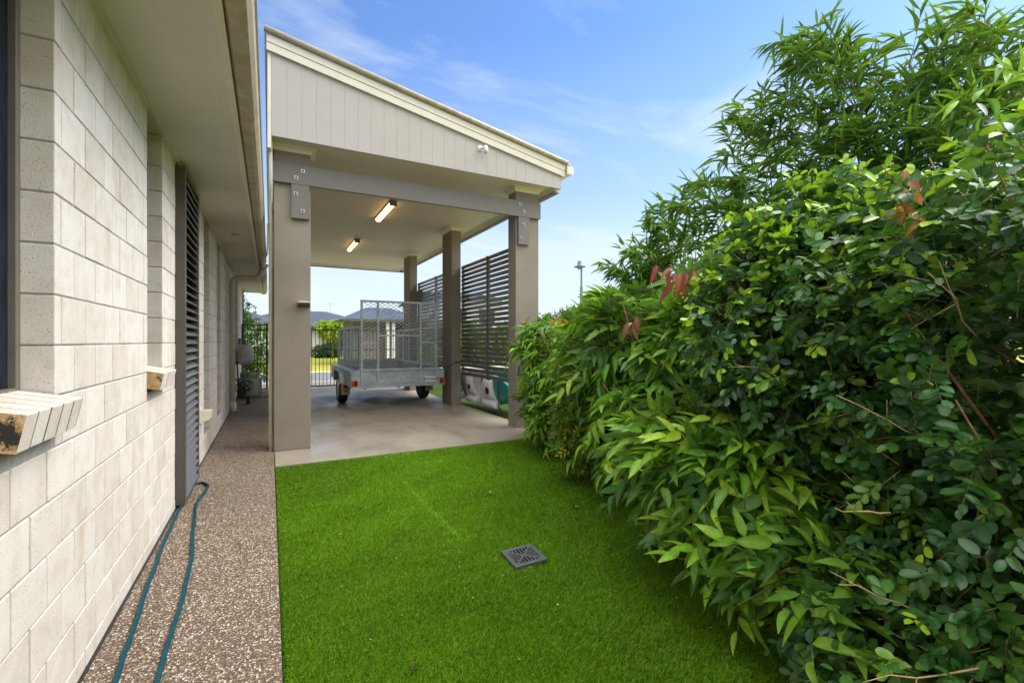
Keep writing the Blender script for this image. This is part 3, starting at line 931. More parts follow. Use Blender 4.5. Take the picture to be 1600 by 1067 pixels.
# down light on the front column
t = empty('wall_light', 'small wedge shaped down light on the front left column', 'wall light', (0.37, 6.15, 1.77))
MB().prism([(6.148, 1.725), (6.148, 1.78), (6.06, 1.78), (6.06, 1.765)], 0.305, 0.435, 'x').build('body', M['bronze'], t, bevel=0.003)
MB().box(0.300, 0.440, 6.052, 6.149, 1.781, 1.792).build('top', M['white'], t, bevel=0.002)

# ------------------------------------------------------------------ slat screens
def slat_screen(y0, y1, posts, label):
    t = empty('slat_screen', label, 'slat screen', (3.53, (y0 + y1) / 2, 0.62), 'slat screens between the carport columns')
    m = MB(); z = 0.625; i = 0
    while z < 2.85:
        m.box(3.522, 3.538, y0, y1, z, z + 0.066); z += 0.0868
    m.build('slats', M['slat'], t, bevel=0.002)
    for y in posts:
        MB().box(3.5385, 3.575, y - 0.022, y + 0.022, 0.60, 2.87).build('post', M['slat'], t, bevel=0.002)
    for y in posts[1:-1]:
        MB().box(3.512, 3.5215, y - 0.02, y + 0.02, 0.61, 2.875).build('batten', M['slat'], t, bevel=0.002)
slat_screen(6.402, 8.928, (6.43, 7.65, 8.90), 'dark brown slat screen above the kayaks between the two nearest columns')
slat_screen(9.502, 12.108, (9.54, 10.62, 12.08), 'dark brown slat screen behind the trailer between the farther columns')

# ================================================================== BOX TRAILER
tr = empty('box_trailer', 'galvanised cage trailer with mesh tail ramp parked under the carport', 'trailer', (2.263, 10.4, 0))
TX0, TX1, TY0, TY1 = 1.516, 3.010, 9.02, 12.10
g = M['galv']
fm = MB()
fm.box(1.345, 3.185, TY0 - 0.045, TY0 + 0.02, 0.425, 0.50)           # rear cross member
for x in (1.62, 2.26, 2.90):
    fm.box(x - 0.025, x + 0.025, TY0 + 0.021, TY1, 0.40, 0.47)
for y in (9.6, 10.4, 11.2, 12.05):
    fm.box(TX0, TX1, y - 0.02, y + 0.02, 0.475, 0.515)
fm.bar((2.0, 12.1, 0.43), (2.24, 13.4, 0.43), 0.05, 0.08); fm.bar((2.52, 12.1, 0.43), (2.28, 13.4, 0.43), 0.05, 0.08)
fm.build('chassis', g, tr, bevel=0.003)
tb = MB()
tb.box(TX0, TX1, TY0, TY1, 0.516, 0.522)                               # floor
for sx, xi in ((-1, TX0), (1, TX1)):
    xo = xi + sx * 0.165
    a, b = sorted((xi, xi + sx * 0.004))
    tb.box(a, b, TY0, TY1, 0.50, 0.80)                                  # tub side
    # sloped coaming with two bright rails
    tb.add([(xi, TY0 + 0.02, 0.745), (xo, TY0 + 0.02, 0.655), (xo, TY1, 0.655), (xi, TY1, 0.745), (xi, TY0 + 0.02, 0.73), (xo, TY0 + 0.02, 0.64), (xo, TY1, 0.64), (xi, TY1, 0.73)],
           [(0, 1, 2, 3), (7, 6, 5, 4), (0, 4, 5, 1), (1, 5, 6, 2), (2, 6, 7, 3), (3, 7, 4, 0)])
    tb.tube([(xo, TY0 + 0.0, 0.735), (xo, TY1, 0.735)], 0.019, 8)
    for yy in (TY0 + 0.6, TY0 + 1.3, TY0 + 2.0, TY0 + 2.7):
        tb.bar((xi, yy, 0.812), (xo, yy, 0.737), 0.02, 0.008)
    tb.tube([(xi - sx * 0.01, TY0, 0.815), (xi - sx * 0.01, TY1, 0.815)], 0.02, 8)
    a, b = sorted((xo, xo + sx * 0.004))
    tb.box(a, b, TY0, TY1, 0.44, 0.712)                                 # outer skirt
    # rear corner plate
    pl = [(xi, 0.50), (xo, 0.50), (xo, 0.715), (xi, 0.80)]
    tb.prism(pl, TY0 - 0.02, TY0 - 0.003, 'y')
tb.box(TX0, TX1, TY1 - 0.004, TY1, 0.50, 0.80)
tb.box(TX0, TX1, TY1 - 0.03, TY1 + 0.01, 0.80, 0.83)
tb.build('tub', g, tr, bevel=0.002)
# mudguards, flaps, wheels
AX = 10.42
for sx, xo in ((-1, 1.345), (1, 3.181)):
    mgd = MB(); x0, x1 = sorted((xo + sx * 0.004, xo - sx * 0.0 + sx * 0.10)); 
    xout = xo + sx * 0.085
    path_ = [(9.92, 0.45), (9.98, 0.68), (10.10, 0.715), (10.74, 0.715), (10.86, 0.68), (10.92, 0.45)]
    xa, xb = sorted((xout, xo - sx * 0.16))
    for (ya, za), (yb, zb) in zip(path_[:-1], path_[1:]):
        mgd.add([(xa, ya, za), (xb, ya, za), (xb, yb, zb), (xa, yb, zb), (xa, ya + 0.002, za - 0.005), (xb, ya + 0.002, za - 0.005), (xb, yb, zb - 0.005), (xa, yb, zb - 0.005)], MB.BF)
    # outer lip of the guard
    lip = [(9.92, 0.45), (9.98, 0.68), (10.10, 0.715), (10.74, 0.715), (10.86, 0.68), (10.92, 0.45), (10.88, 0.45), (10.82, 0.645), (10.72, 0.672), (10.12, 0.672), (10.02, 0.645), (9.96, 0.45)]
    la, lb = sorted((xout, xout - sx * 0.004))
    mgd.prism(lip, la, lb, 'x')
    mgd.build('mudguard', g, tr)
    fa, fb = sorted((xo + sx * 0.055, xo - sx * 0.12))
    fl = MB().box(fa, fb, 9.905, 9.915, 0.22, 0.452).build('mud_flap', M['flap'], tr)
    pr = MB(); fc = (fa + fb) / 2
    pr.lathe([(0.036, -0.001), (0.036, 0.001)], (fc + 0.005, 9.903, 0.385), 'y', 12)
    pr.box(fc - 0.045, fc + 0.04, 9.902, 9.904, 0.365, 0.395)
    for i, zz in enumerate((0.325, 0.30, 0.275)):
        pr.box(fc - 0.055 + 0.012 * i, fc + 0.052 - 0.008 * i, 9.902, 9.904, zz - 0.008, zz + 0.006)
    k = pr.build('flap_print', M['black'], fl); k.location = (0, 0, 0)
    wx0 = 1.285 if sx < 0 else 3.06; wx1 = wx0 + 0.185
    prof = [(0.20, wx0 + 0.012), (0.265, wx0), (0.293, wx0 + 0.012), (0.305, wx0 + 0.035), (0.308, (wx0 + wx1) / 2), (0.305, wx1 - 0.035), (0.293, wx1 - 0.012), (0.265, wx1), (0.20, wx1 - 0.012)]
    wh = MB().lathe([(0.045, wx0 + 0.02), (0.05, wx1 - 0.02)], (0, AX, 0.308), 'x', 20).build('wheel', M['rim'], tr)
    ty = MB().lathe(prof, (0, AX, 0.308), 'x', 40).build('tyre', M['rubber'], wh, smooth=True); ty.location = (0, 0, 0)
    f0, f1 = (wx0 + 0.010, wx0 + 0.04) if sx < 0 else (wx1 - 0.04, wx1 - 0.010)
    fs_, fe_ = (f0, f1) if sx < 0 else (f1, f0)
    rm = MB().lathe([(0.202, fs_), (0.185, fs_ + (0.012 if sx < 0 else -0.012)), (0.12, fs_ + (0.02 if sx < 0 else -0.02)), (0.06, fs_ - (0.006 if sx < 0 else -0.006)), (0.001, fs_ - (0.008 if sx < 0 else -0.008))], (0, AX, 0.308), 'x', 32)
    k = rm.build('rim', M['rim'], wh, smooth=True); k.location = (0, 0, 0)
MB().tube([(1.30, AX, 0.308), (3.22, AX, 0.308)], 0.022, 10).build('axle', M['black'], tr)
for x in (1.66, 2.86):
    MB().bar((x, AX - 0.45, 0.385), (x, AX + 0.45, 0.385), 0.05, 0.03).build('leaf_spring', M['black'], tr)
# tail lights
for xa, flip in ((1.352, 0), (3.072, 1)):
    b0 = MB().box(xa, xa + 0.108, TY0 - 0.075, TY0 - 0.046, 0.468, 0.575).build('tail_light', M['red'], tr, bevel=0.006)
    a0 = xa + 0.012 if not flip else xa + 0.074
    k = MB().box(a0, a0 + 0.024, TY0 - 0.078, TY0 - 0.0755, 0.475, 0.568).build('indicator_lens', M['amber'], b0); k.location = (0, 0, 0)
# number plate
npl = MB().box(2.755, 2.992, TY0 - 0.072, TY0 - 0.067, 0.503, 0.610).build('number_plate', M['plate'], tr, bevel=0.002)
def text_obj(body, size, loc, mat, parent, name='lettering'):
    cu = bpy.data.curves.new(name, 'FONT'); cu.body = body; cu.size = size; cu.align_x = 'CENTER'; cu.align_y = 'CENTER'; cu.extrude = 0.0008
    cu.offset = 0.0015
    cu.materials.append(mat)
    o = bpy.data.objects.new(name, cu); COL.objects.link(o)
    me = bpy.data.meshes.new_from_object(o); me.name = name
    bpy.data.objects.remove(o)
    o = bpy.data.objects.new(name, me); COL.objects.link(o)
    o.rotation_euler = (R(90), 0, 0); o.parent = parent; o.location = loc
    return o
tx = text_obj('YW·5644', 0.068, (2.8735, TY0 - 0.0735, 0.557), M['black'], npl)
# tail gate ramp with diamond mesh
tgz0, tgz1 = 0.50, 2.09
tg = MB(); yt = TY0 - 0.04
for x in (TX0 + 0.02, 1.838, 2.672, TX1 - 0.02):
    tg.box(x - 0.02, x + 0.02, yt - 0.02, yt + 0.018, tgz0, tgz1)
tg.box(TX0, TX1, yt - 0.0205, yt + 0.0185, tgz1 - 0.035, tgz1 + 0.002)
tg.box(TX0 + 0.04, TX1 - 0.04, yt - 0.018, yt + 0.016, 0.745, 0.785)
tg.box(TX0 + 0.041, TX1 - 0.041, yt - 0.016, yt + 0.014, 0.502, 0.54)
tg.box(1.858, 2.652, yt - 0.0185, yt + 0.0165, 1.405, 1.44)
tg.box(TX0 + 0.041, 1.817, yt - 0.0185, yt + 0.0165, 1.265, 1.30)
tg.box(2.693, TX1 - 0.041, yt - 0.0185, yt + 0.0165, 1.265, 1.30)
tg.box(2.693, TX1 - 0.041, yt - 0.0185, yt + 0.0165, 1.80, 1.835)
tg.box(2.672 - 0.045, 2.672 + 0.03, yt - 0.04, yt - 0.021, 0.48, 0.515)
gate = tg.build('tail_gate', g, tr, bevel=0.002)
k = MB().box(TX0 + 0.03, TX1 - 0.03, yt + 0.017, yt + 0.020, 0.52, 0.765).build('gate_panel', g, gate); k.location = (0, 0, 0)
def diamond(mb, x0, x1, z0, z1, y, px=0.082, slope=0.62, w=0.006):
    h = z1 - z0
    n = int((x1 - x0 + h / slope) / px) + 2
    for s_ in (1, -1):
        for i in range(n):
            xs = x0 - (h / slope if s_ > 0 else 0) + i * px
            if s_ > 0:
                a = (xs, z0); b = (xs + h / slope, z1)
            else:
                a = (xs + h / slope - h / slope, z1); b = (xs + h / slope, z0)
            (ax_, az_), (bx_, bz_) = a, b
            ta = max(0, (x0 - ax_) / (bx_ - ax_)); tb_ = min(1, (x1 - ax_) / (bx_ - ax_))
            if tb_ - ta < 0.01: continue
            p = (ax_ + (bx_ - ax_) * ta, y, az_ + (bz_ - az_) * ta); q = (ax_ + (bx_ - ax_) * tb_, y, az_ + (bz_ - az_) * tb_)
            mb.bar(p, q, w, w, (0, 1, 0))
dm = MB(); diamond(dm, TX0 + 0.03, TX1 - 0.03, 0.78, tgz1 - 0.02, yt + 0.012, 0.107, 0.58, 0.008)
k = dm.build('diamond_mesh', g, gate); k.location = (0, 0, 0)
# cage sides and front
for x, name in ((TX0, 'cage_side'), (TX1, 'cage_side')):
    cg = MB(); z0, z1 = 0.82, 1.585
    for y in (TY0 + 0.03, TY0 + 1.05, TY0 + 2.05, TY1 - 0.02):
        cg.box(x - 0.015, x + 0.015, y - 0.016, y + 0.016, z0, z1)
    cg.tube([(x, TY0 + 0.01, z1), (x, TY1, z1)], 0.019, 10)
    cg.tube([(x, TY0 + 0.01, z0 + 0.005), (x, TY1, z0 + 0.005)], 0.014, 8)
    c_ = cg.build(name, g, tr)
    wm = MB()
    for i in range(1, 10):
        z = z0 + i * (z1 - z0) / 10
        wm.bar((x, TY0 + 0.02, z), (x, TY1 - 0.02, z), 0.005)
    for i in range(1, 20):
        y = TY0 + i * (TY1 - TY0) / 20
        wm.bar((x + 0.004, y, z0), (x + 0.004, y, z1), 0.0045)
    k = wm.build('wire_mesh', g, c_); k.location = (0, 0, 0)
cf = MB()
cf.box(TX0 + 0.02, TX1 - 0.02, TY1 - 0.015, TY1 + 0.015, 0.83, 0.865)
for x in (TX0 + 0.03, TX1 - 0.03):
    cf.box(x - 0.015, x + 0.015, TY1 - 0.016, TY1 + 0.016, 0.83, 1.6)
cf.build('cage_front', g, tr)
dm = MB(); diamond(dm, TX0 + 0.03, TX1 - 0.03, 0.53, 0.80, TY1 - 0.03, 0.12)
dm.build('front_mesh', g, tr)

# ================================================================== KAYAKS
def kayak(name, label, y0, y1, xc, zc, rad, tilt, white_mid, group):
    t = empty(name, label, 'kayak', (xc, (y0 + y1) / 2, 0), group)
    nst, seg = 40, 20
    def ring(s):
        e = max(0.0, 1 - abs(2 * s - 1) ** 2.6)
        w = rad * (0.10 + 0.90 * e ** 0.7); h = 0.17 * (0.35 + 0.65 * e ** 0.6)
        return w, h
    ct, st_ = math.cos(tilt), math.sin(tilt)
    def put(a, b, y):   # a: across deck, b: along deck normal (towards the slab)
        return (xc - b * ct + a * st_ * 0.0 - a * st_, y, zc + a * ct - b * st_)
    hull = MB(); deck = MB()
    rings = []
    for i in range(nst + 1):
        s_ = i / nst; w, h = ring(s_); y = y0 + (y1 - y0) * s_
        row = []
        for k in range(seg + 1):
            an = math.pi * k / seg
            row.append(put(w * math.cos(an), -h * math.sin(an) ** 0.8, y))
        rings.append(row)
    vs = [p for r_ in rings for p in r_]
    fs = [(i * (seg + 1) + k, i * (seg + 1) + k + 1, (i + 1) * (seg + 1) + k + 1, (i + 1) * (seg + 1) + k) for i in range(nst) for k in range(seg)]
    hull.add(vs, fs)
    hull.build('hull', M['teal'], t, smooth=True)
    # deck: crowned, with sunk seat wells in the middle part
    vs = []; dseg = 14; mi = []
    for i in range(nst + 1):
        s_ = i / nst; w, h = ring(s_); y = y0 + (y1 - y0) * s_
        for k in range(dseg + 1):
            a = 1 - 2 * k / dseg
            well = 0.0
            for c0, c1 in ((0.24, 0.44), (0.54, 0.76)):
                if c0 < s_ < c1 and abs(a) < 0.68:
                    well = max(well, 0.10 * min(1, (s_ - c0) / 0.03, (c1 - s_) / 0.03) * min(1, (0.68 - abs(a)) / 0.2))
            vs.append(put(w * a, 0.06 * (1 - a * a) - well, y))
    for i in range(nst):
        for k in range(dseg):
            s_ = (i + .5) / nst
            deck.add([], []);
    o0 = 0
    deck.v.extend(vs); deck.t.extend([0.5] * len(vs))
    for i in range(nst):
        for k in range(dseg):
            s_ = (i + .5) / nst
            deck.f.append([i * (dseg + 1) + k, (i + 1) * (dseg + 1) + k, (i + 1) * (dseg + 1) + k + 1, i * (dseg + 1) + k + 1])
            deck.mi.append(0 if (white_mid and 0.19 < s_ < 0.86) else 1)
    deck.build('deck', [M['kwhite'], M['teal']], t, smooth=True)
    if white_mid:
        for s_, hl in ((0.235, 0.20), (0.475, 0.16), (0.70, 0.16)):
            y = y0 + (y1 - y0) * s_
            sm = MB(); q = [put(a_, b_, y) for a_, b_ in ((0.25, 0.02), (0.17, 0.13), (-0.10, 0.13), (-0.20, 0.02))]
            q2 = [(p_[0], y - hl, p_[2]) for p_ in q] + [(p_[0], y + hl * 0.85, p_[2]) for p_ in q]
            sm.add(q2, [(0, 1, 2, 3), (7, 6, 5, 4), (0, 4, 5, 1), (1, 5, 6, 2), (2, 6, 7, 3), (3, 7, 4, 0)])
            sm.build('moulded_seat', M['kwhite'], t, bevel=0.035, smooth=True)
            lm = MB(); q = [put(a_, b_, y) for a_, b_ in ((-0.16, 0.03), (-0.20, 0.17), (-0.30, 0.17), (-0.33, 0.03))]
            q2 = [(p_[0], y - hl * 1.5, p_[2]) for p_ in q] + [(p_[0], y + hl * 1.5, p_[2]) for p_ in q]
            lm.add(q2, [(0, 1, 2, 3), (7, 6, 5, 4), (0, 4, 5, 1), (1, 5, 6, 2), (2, 6, 7, 3), (3, 7, 4, 0)])
            lm.build('side_rail', M['kwhite'], t, bevel=0.03, smooth=True)
    for s_, rr in ((0.20 if not white_mid else 0.22, 0.075), (0.47, 0.06)):
        y = y0 + (y1 - y0) * s_; p = put(0.03, 0.136 if white_mid else 0.062, y)
        hm = MB().lathe([(rr * 0.8, -0.010), (rr, -0.004), (rr, 0.012)], p, 'x', 24)
        hm.build('hatch', M['black'], t, smooth=True)
    for s_ in (0.30, 0.47, 0.62, 0.82):
        y = y0 + (y1 - y0) * s_; w, h = ring(s_)
        MB().tube([put(w * 0.9, 0.03, y), put(w * 0.45, 0.072, y + 0.03), put(-w * 0.2, 0.075, y - 0.03), put(-w * 0.9, 0.03, y)], 0.011, 6).build('strap', M['black'], t)
    return t
kayak('kayak', 'white decked teal kayak lying on its side under the near slat screen', 7.05, 10.6, 3.74, 0.40, 0.36, R(14), True, 'kayaks stored beside the carport slab')
kayak('kayak', 'plain teal kayak lying behind the white decked one', 6.3, 9.7, 4.12, 0.42, 0.36, R(10), False, 'kayaks stored beside the carport slab')
# rope loop hanging over the kayaks
tag(MB().tube([(3.62, 7.38, 0.60), (3.60, 7.36, 0.45), (3.63, 7.38, 0.30), (3.60, 7.34, 0.16), (3.64, 7.30, 0.06)], 0.012, 6).build('strap', M['black']), 'black tie strap hanging down between the two kayaks', 'strap')
pd = MB().lathe([(0.005, -0.22), (0.07, -0.16), (0.085, 0.0), (0.07, 0.16), (0.005, 0.22)], (0, 0, 0), 'y', 14)
o = pd.build('buoy', M['orange'], smooth=True); o.location = (4.05, 7.15, 0.74)
tag(o, 'orange float wedged on top of the teal kayak', 'float')

# ================================================================== HOSE, GRATE, FALLEN LEAVES
left = [(-0.40, 0.3), (-0.455, 1.2), (-0.505, 1.9), (-0.521, 2.26), (-0.545, 2.61), (-0.570, 3.0), (-0.585, 3.28), (-0.602, 3.6), (-0.612, 3.9), (-0.617, 4.25), (-0.616, 4.53), (-0.604, 4.75), (-0.608, 4.90), (-0.622, 5.0), (-0.608, 5.06), (-0.575, 5.085), (-0.535, 5.07), (-0.503, 5.0), (-0.488, 4.90), (-0.495, 4.75), (-0.516, 4.5), (-0.498, 4.2), (-0.462, 3.81), (-0.43, 3.5), (-0.404, 3.18), (-0.392, 2.85), (-0.386, 2.52), (-0.382, 2.19), (-0.36, 1.8), (-0.30, 1.2), (-0.2, 0.3)]
def smooth_path(pts, n=6):
    out = []
    P = [Vector((p[0], p[1], 0.0105)) for p in pts]
    for i in range(len(P) - 1):
        p0 = P[max(0, i - 1)]; p1 = P[i]; p2 = P[i + 1]; p3 = P[min(len(P) - 1, i + 2)]
        for k in range(n):
            t = k / n
            out.append(0.5 * ((2 * p1) + (-p0 + p2) * t + (2 * p0 - 5 * p1 + 4 * p2 - p3) * t * t + (-p0 + 3 * p1 - 3 * p2 + p3) * t ** 3))
    out.append(P[-1]); return out
hp = smooth_path(left)
for i, p in enumerate(hp):
    p.x += 0.0022 * math.sin(i * 0.55) + 0.001 * math.sin(i * 1.7)
tag(MB().tube(hp, 0.0105, 12).build('garden_hose', M['hose'], smooth=True), 'dark teal garden hose laid in a long loop on the pebble path', 'hose')

gt = empty('drain_grate', 'square grey drain grate with leaf pattern slots in the turf', 'drain grate', (1.378, 2.458, 0.0))
gt.rotation_euler = (R(2.0), R(-2.5), R(-2.5))
fr = MB(); H = 0.108; I = 0.082
for a, b, c, d in ((-H, H, -H, -I), (-H, H, I, H), (-H, -I, -I, I), (I, H, -I, I)):
    fr.box(a, b, c, d, -0.012, 0.010)
o = fr.build('frame', M['grate'], bevel=0.003); o.parent = gt
sl = MB()
# two diagonal ribs, and slats whose directions change in each quadrant
for (p, q) in (((-I, -I), (I, I)), ((-I, I), (I, -I))):
    sl.bar((p[0], p[1], 0.003), (q[0], q[1], 0.003), 0.012, 0.010)
for i in range(-3, 4):
    o_ = i * 0.0215
    m_ = abs(o_)
    sl.bar((o_, m_ + 0.002, 0.002), (o_, I + 0.002, 0.002), 0.0085, 0.009); sl.bar((o_, -m_ - 0.002, 0.002), (o_, -I - 0.002, 0.002), 0.0085, 0.009)
    sl.bar((m_ + 0.002, o_, 0.0025), (I + 0.002, o_, 0.0025), 0.0085, 0.009); sl.bar((-m_ - 0.002, o_, 0.0025), (-I - 0.002, o_, 0.0025), 0.0085, 0.009)
o = sl.build('slats', M['grate'], bevel=0.001); o.parent = gt
o = MB().box(-H + 0.004, H - 0.004, -H + 0.004, H - 0.004, -0.045, -0.024).build('pit', M['void']); o.parent = gt
skirt = MB()
for a, b, c, d in ((-H + .003, H - .003, -H + .003, -H + .007), (-H + .003, H - .003, H - .007, H - .003), (-H + .003, -H + .007, -H + .0071, H - .0071), (H - .007, H - .003, -H + .0071, H - .0071)):
    skirt.box(a, b, c, d, -0.05, -0.0125)
o = skirt.build('skirt', M['black']); o.parent = gt

def fallen(x, y, rz, ln, col, label):
    tv, tf = LEAF['lance']
    n = np.zeros((1, 3))
    m = leaf_mesh('fallen_leaf', 'lance', np.array([[0, 0, 0.0]]), np.array([[math.cos(rz), math.sin(rz), 0.1]]), np.array([[0.1, 0.1, 1.0]]), np.array([ln]), np.array([ln * 0.38]), np.array([col]), M['leaf_m'])
    m.location = (x, y, 0.008)
    tag(m, label, 'leaf', 'fallen leaves on the turf')
pz = gz(643, 1047); fallen(pz.x, pz.y, 0.3, 0.045, (0.07, 0.03, 0.012), 'small dark brown leaf on the turf at the bottom edge')
pz = gz(534, 837); fallen(pz.x, pz.y, 2.3, 0.04, (0.38, 0.27, 0.10), 'pale tan leaf on open turf left of the seam')
pz = gz(766, 771); fallen(pz.x, pz.y, 1.1, 0.05, (0.40, 0.30, 0.10), 'straw coloured leaf on the turf towards the hedge')
pz = gz(500, 772); fallen(pz.x, pz.y, 0.9, 0.05, (0.05, 0.03, 0.015), 'curled black leaf on the turf near the left column')
pz = gz(898, 794); fallen(pz.x, pz.y, 0.2, 0.06, (0.30, 0.36, 0.12), 'pale green leaf on the dark turf under the hedge')
pz = gz(467, 806); fallen(pz.x, pz.y, 2.0, 0.035, (0.03, 0.02, 0.012), 'tiny black leaf on the turf beside the path edge')

# fine litter scattered over the turf
nl_ = 80
lx = np.where(rng.random(nl_) < 0.35, 1.05 + 0.16 * rng.normal(size=nl_), 0.2 + 2.6 * rng.random(nl_)); ly = np.where(lx < 1.4, 2.3 + 0.5 * rng.normal(size=nl_), 1.4 + 3.8 * rng.random(nl_))
ok = (lx > 0.1) & (lx < 2.9) & (ly > 1.2) & (ly < 5.4)
nl_ = ok.sum()
lit = leaf_mesh('leaf_litter', 'tiny', np.stack([lx[ok], ly[ok], np.full(nl_, -0.006)], 1), rng.normal(size=(nl_, 3)) * np.array([1, 1, .2]), np.array([0, 0, 1.0]) + 0.4 * rng.normal(size=(nl_, 3)), 0.006 + 0.008 * rng.random(nl_), 0.004 + 0.003 * rng.random(nl_), palette(nl_, [(0.55, 0.55, 0.42), (0.42, 0.38, 0.2), (0.10, 0.05, 0.02), (0.45, 0.50, 0.22)], [3, 2, 1.5, 2]), M['leaf_m'])
lit['kind'] = 'stuff'; lit['label'] = 'specks of pale petal and leaf litter on the turf'; lit['category'] = 'leaf litter'

# ================================================================== FENCE AND GATE BEYOND THE CARPORT
def bar_fence(name, label, cat, x0, x1, y, ztop, zmid, posts, zbot=0.06, pitch=0.098, double=None):
    t = empty(name, label, cat, ((x0 + x1) / 2, y, 0))
    r_ = MB()
    for z, h in ((ztop, 0.03), (zbot, 0.035)) + (((zmid, 0.025),) if zmid else ()) + (((double, 0.025),) if double else ()):
        r_.box(x0, x1, y - 0.018, y + 0.018, z - h / 2, z + h / 2)
    x = x0 + pitch * 0.6
    while x < x1:
        r_.box(x - 0.008, x + 0.008, y - 0.008, y + 0.008, zbot + 0.01, ztop - 0.01); x += pitch
    r_.build('bar_panel', M['fence'], t)
    for x in posts:
        MB().box(x - 0.025, x + 0.025, y - 0.025, y + 0.025, 0.0, ztop + 0.03).build('post', M['fence'], t)
bar_fence('metal_fence', 'low bronze bar fence across the driveway behind the trailer', 'fence', 0.10, 5.2, 13.9, 1.63, 1.06, (0.10, 2.3, 5.2))
bar_fence('metal_gate', 'bronze bar gate closing the pebble path beside the house', 'gate', -0.62, -0.06, 13.72, 1.735, None, (-0.615, -0.06), 0.05, 0.075, 1.605)
tag(MB().box(-0.62, 0.02, 13.45, 14.1, 0.001, 0.035).build('step', M['apron'], bevel=0.006), 'pale concrete step below the bronze gate', 'step')

# ------------------------------------------------------------------ things by the gate
def blobmesh(c, r, seg=24, rows=16, wob=0.06, seed=0):
    mb = MB(); rr = random.Random(seed); vs = []
    ph = [rr.random() * 6.28 for _ in range(6)]
    for i in range(rows + 1):
        th = math.pi * i / rows
        for k in range(seg):
            a = 2 * math.pi * k / seg
            w = 1 + wob * (math.sin(3 * a + ph[0]) * math.sin(2 * th + ph[1]) + 0.6 * math.sin(7 * a + ph[2]) * math.sin(th * 3 + ph[3]))
            sx = math.copysign(abs(math.sin(th)) ** 0.6, math.sin(th))
            cz = math.copysign(abs(math.cos(th)) ** 0.6, math.cos(th))
            vs.append((c[0] + r[0] * sx * math.cos(a) * w, c[1] + r[1] * sx * math.sin(a) * w, c[2] + r[2] * cz * w))
    fs = [(i * seg + k, i * seg + (k + 1) % seg, (i + 1) * seg + (k + 1) % seg, (i + 1) * seg + k) for i in range(rows) for k in range(seg)]
    return mb.add(vs, fs)
t = empty('covered_fitting', 'bulky wall fitting under a grey cloth cover near the gate', 'covered fitting', (-0.5, 11.2, 0.9))
blobmesh((-0.455, 11.1, 1.03), (0.165, 0.22, 0.20), seed=3).build('cover', M['cover'], t, smooth=True)
br = MB().box(-0.655, -0.48, 11.05, 11.25, 0.84, 0.90).box(-0.655, -0.62, 11.0, 11.3, 0.80, 1.10)
br.build('bracket', M['black'], t, bevel=0.004)

def gas(x, y, s, label):
    t = empty('gas_bottle', label, 'gas bottle', (x, y, 0.0), 'gas bottles by the gate')
    pr = [(0.10, 0.0), (0.115, 0.03), (0.148, 0.05), (0.155, 0.10), (0.155, 0.30), (0.14, 0.37), (0.09, 0.41), (0.03, 0.425)]
    MB().lathe([(r_ * s, h * s) for r_, h in pr], (x, y, 0), 'z', 28).build('body', M['gas'], t, smooth=True)
    MB().lathe([(0.085 * s, 0.405 * s), (0.088 * s, 0.52 * s), (0.080 * s, 0.52 * s), (0.078 * s, 0.44 * s)], (x, y, 0), 'z', 24).build('collar', M['gas'], t, smooth=True)
    MB().lathe([(0.02, 0.42 * s), (0.02, 0.47 * s), (0.03, 0.475 * s), (0.03, 0.50 * s)], (x, y, 0), 'z', 12).build('valve', M['steel'], t)
gas(-0.335, 12.3, 1.15, 'pale grey green gas bottle standing nearer the gate, fully in view')
gas(-0.52, 12.55, 1.12, 'pale grey green gas bottle half hidden against the house wall')

t = empty('trolley', 'black wheeled trolley with looped leads in front of the gas bottles', 'trolley', (-0.48, 11.2, 0))
MB().lathe([(0.02, -0.03), (0.075, -0.03), (0.085, 0), (0.075, 0.03), (0.02, 0.03)], (-0.395, 11.1, 0.086), 'x', 24).build('wheel', M['rubber'], t, smooth=True)
bd = MB().box(-0.58, -0.44, 11.05, 11.25, 0.12, 0.38); bd.bar((-0.57, 11.22, 0.3), (-0.60, 11.27, 0.85), 0.025); bd.bar((-0.45, 11.22, 0.3), (-0.50, 11.27, 0.62), 0.025)
bd.build('body', M['black'], t, bevel=0.02)
hs = MB(); rr = random.Random(5)
for q in range(5):
    c = Vector((-0.46 + rr.uniform(-.05, .05), 11.02, 0.36 + rr.uniform(-.08, .08))); ra = rr.uniform(0.07, 0.12)
    hs.tube([c + Vector((ra * math.cos(a), 0.03 * math.sin(a * 2 + q), ra * 0.9 * math.sin(a))) for a in np.linspace(0, 6.1, 20)], 0.009, 6)
hs.tube([(-0.62, 11.1, 0.55), (-0.57, 11.05, 0.45), (-0.50, 11.0, 0.30), (-0.60, 11.0, 0.15), (-0.62, 11.0, 0.02)], 0.009, 6)
hs.build('lead', M['black'], t, smooth=True)

# ================================================================== STREET BEYOND
def hip_roof(mb, x0, x1, y0, y1, z, h, ov=0.5, inset=None):
    x0 -= ov; x1 += ov; y0 -= ov; y1 += ov
    i = (y1 - y0) / 2 if inset is None else inset
    ym = (y0 + y1) / 2
    r0, r1 = (x0 + i, ym, z + h), (x1 - i, ym, z + h)
    mb.add([(x0, y0, z), (x1, y0, z), (x1, y1, z), (x0, y1, z), r0, r1], [(0, 1, 5, 4), (1, 2, 5), (2, 3, 4, 5), (3, 0, 4), (3, 2, 1, 0)])

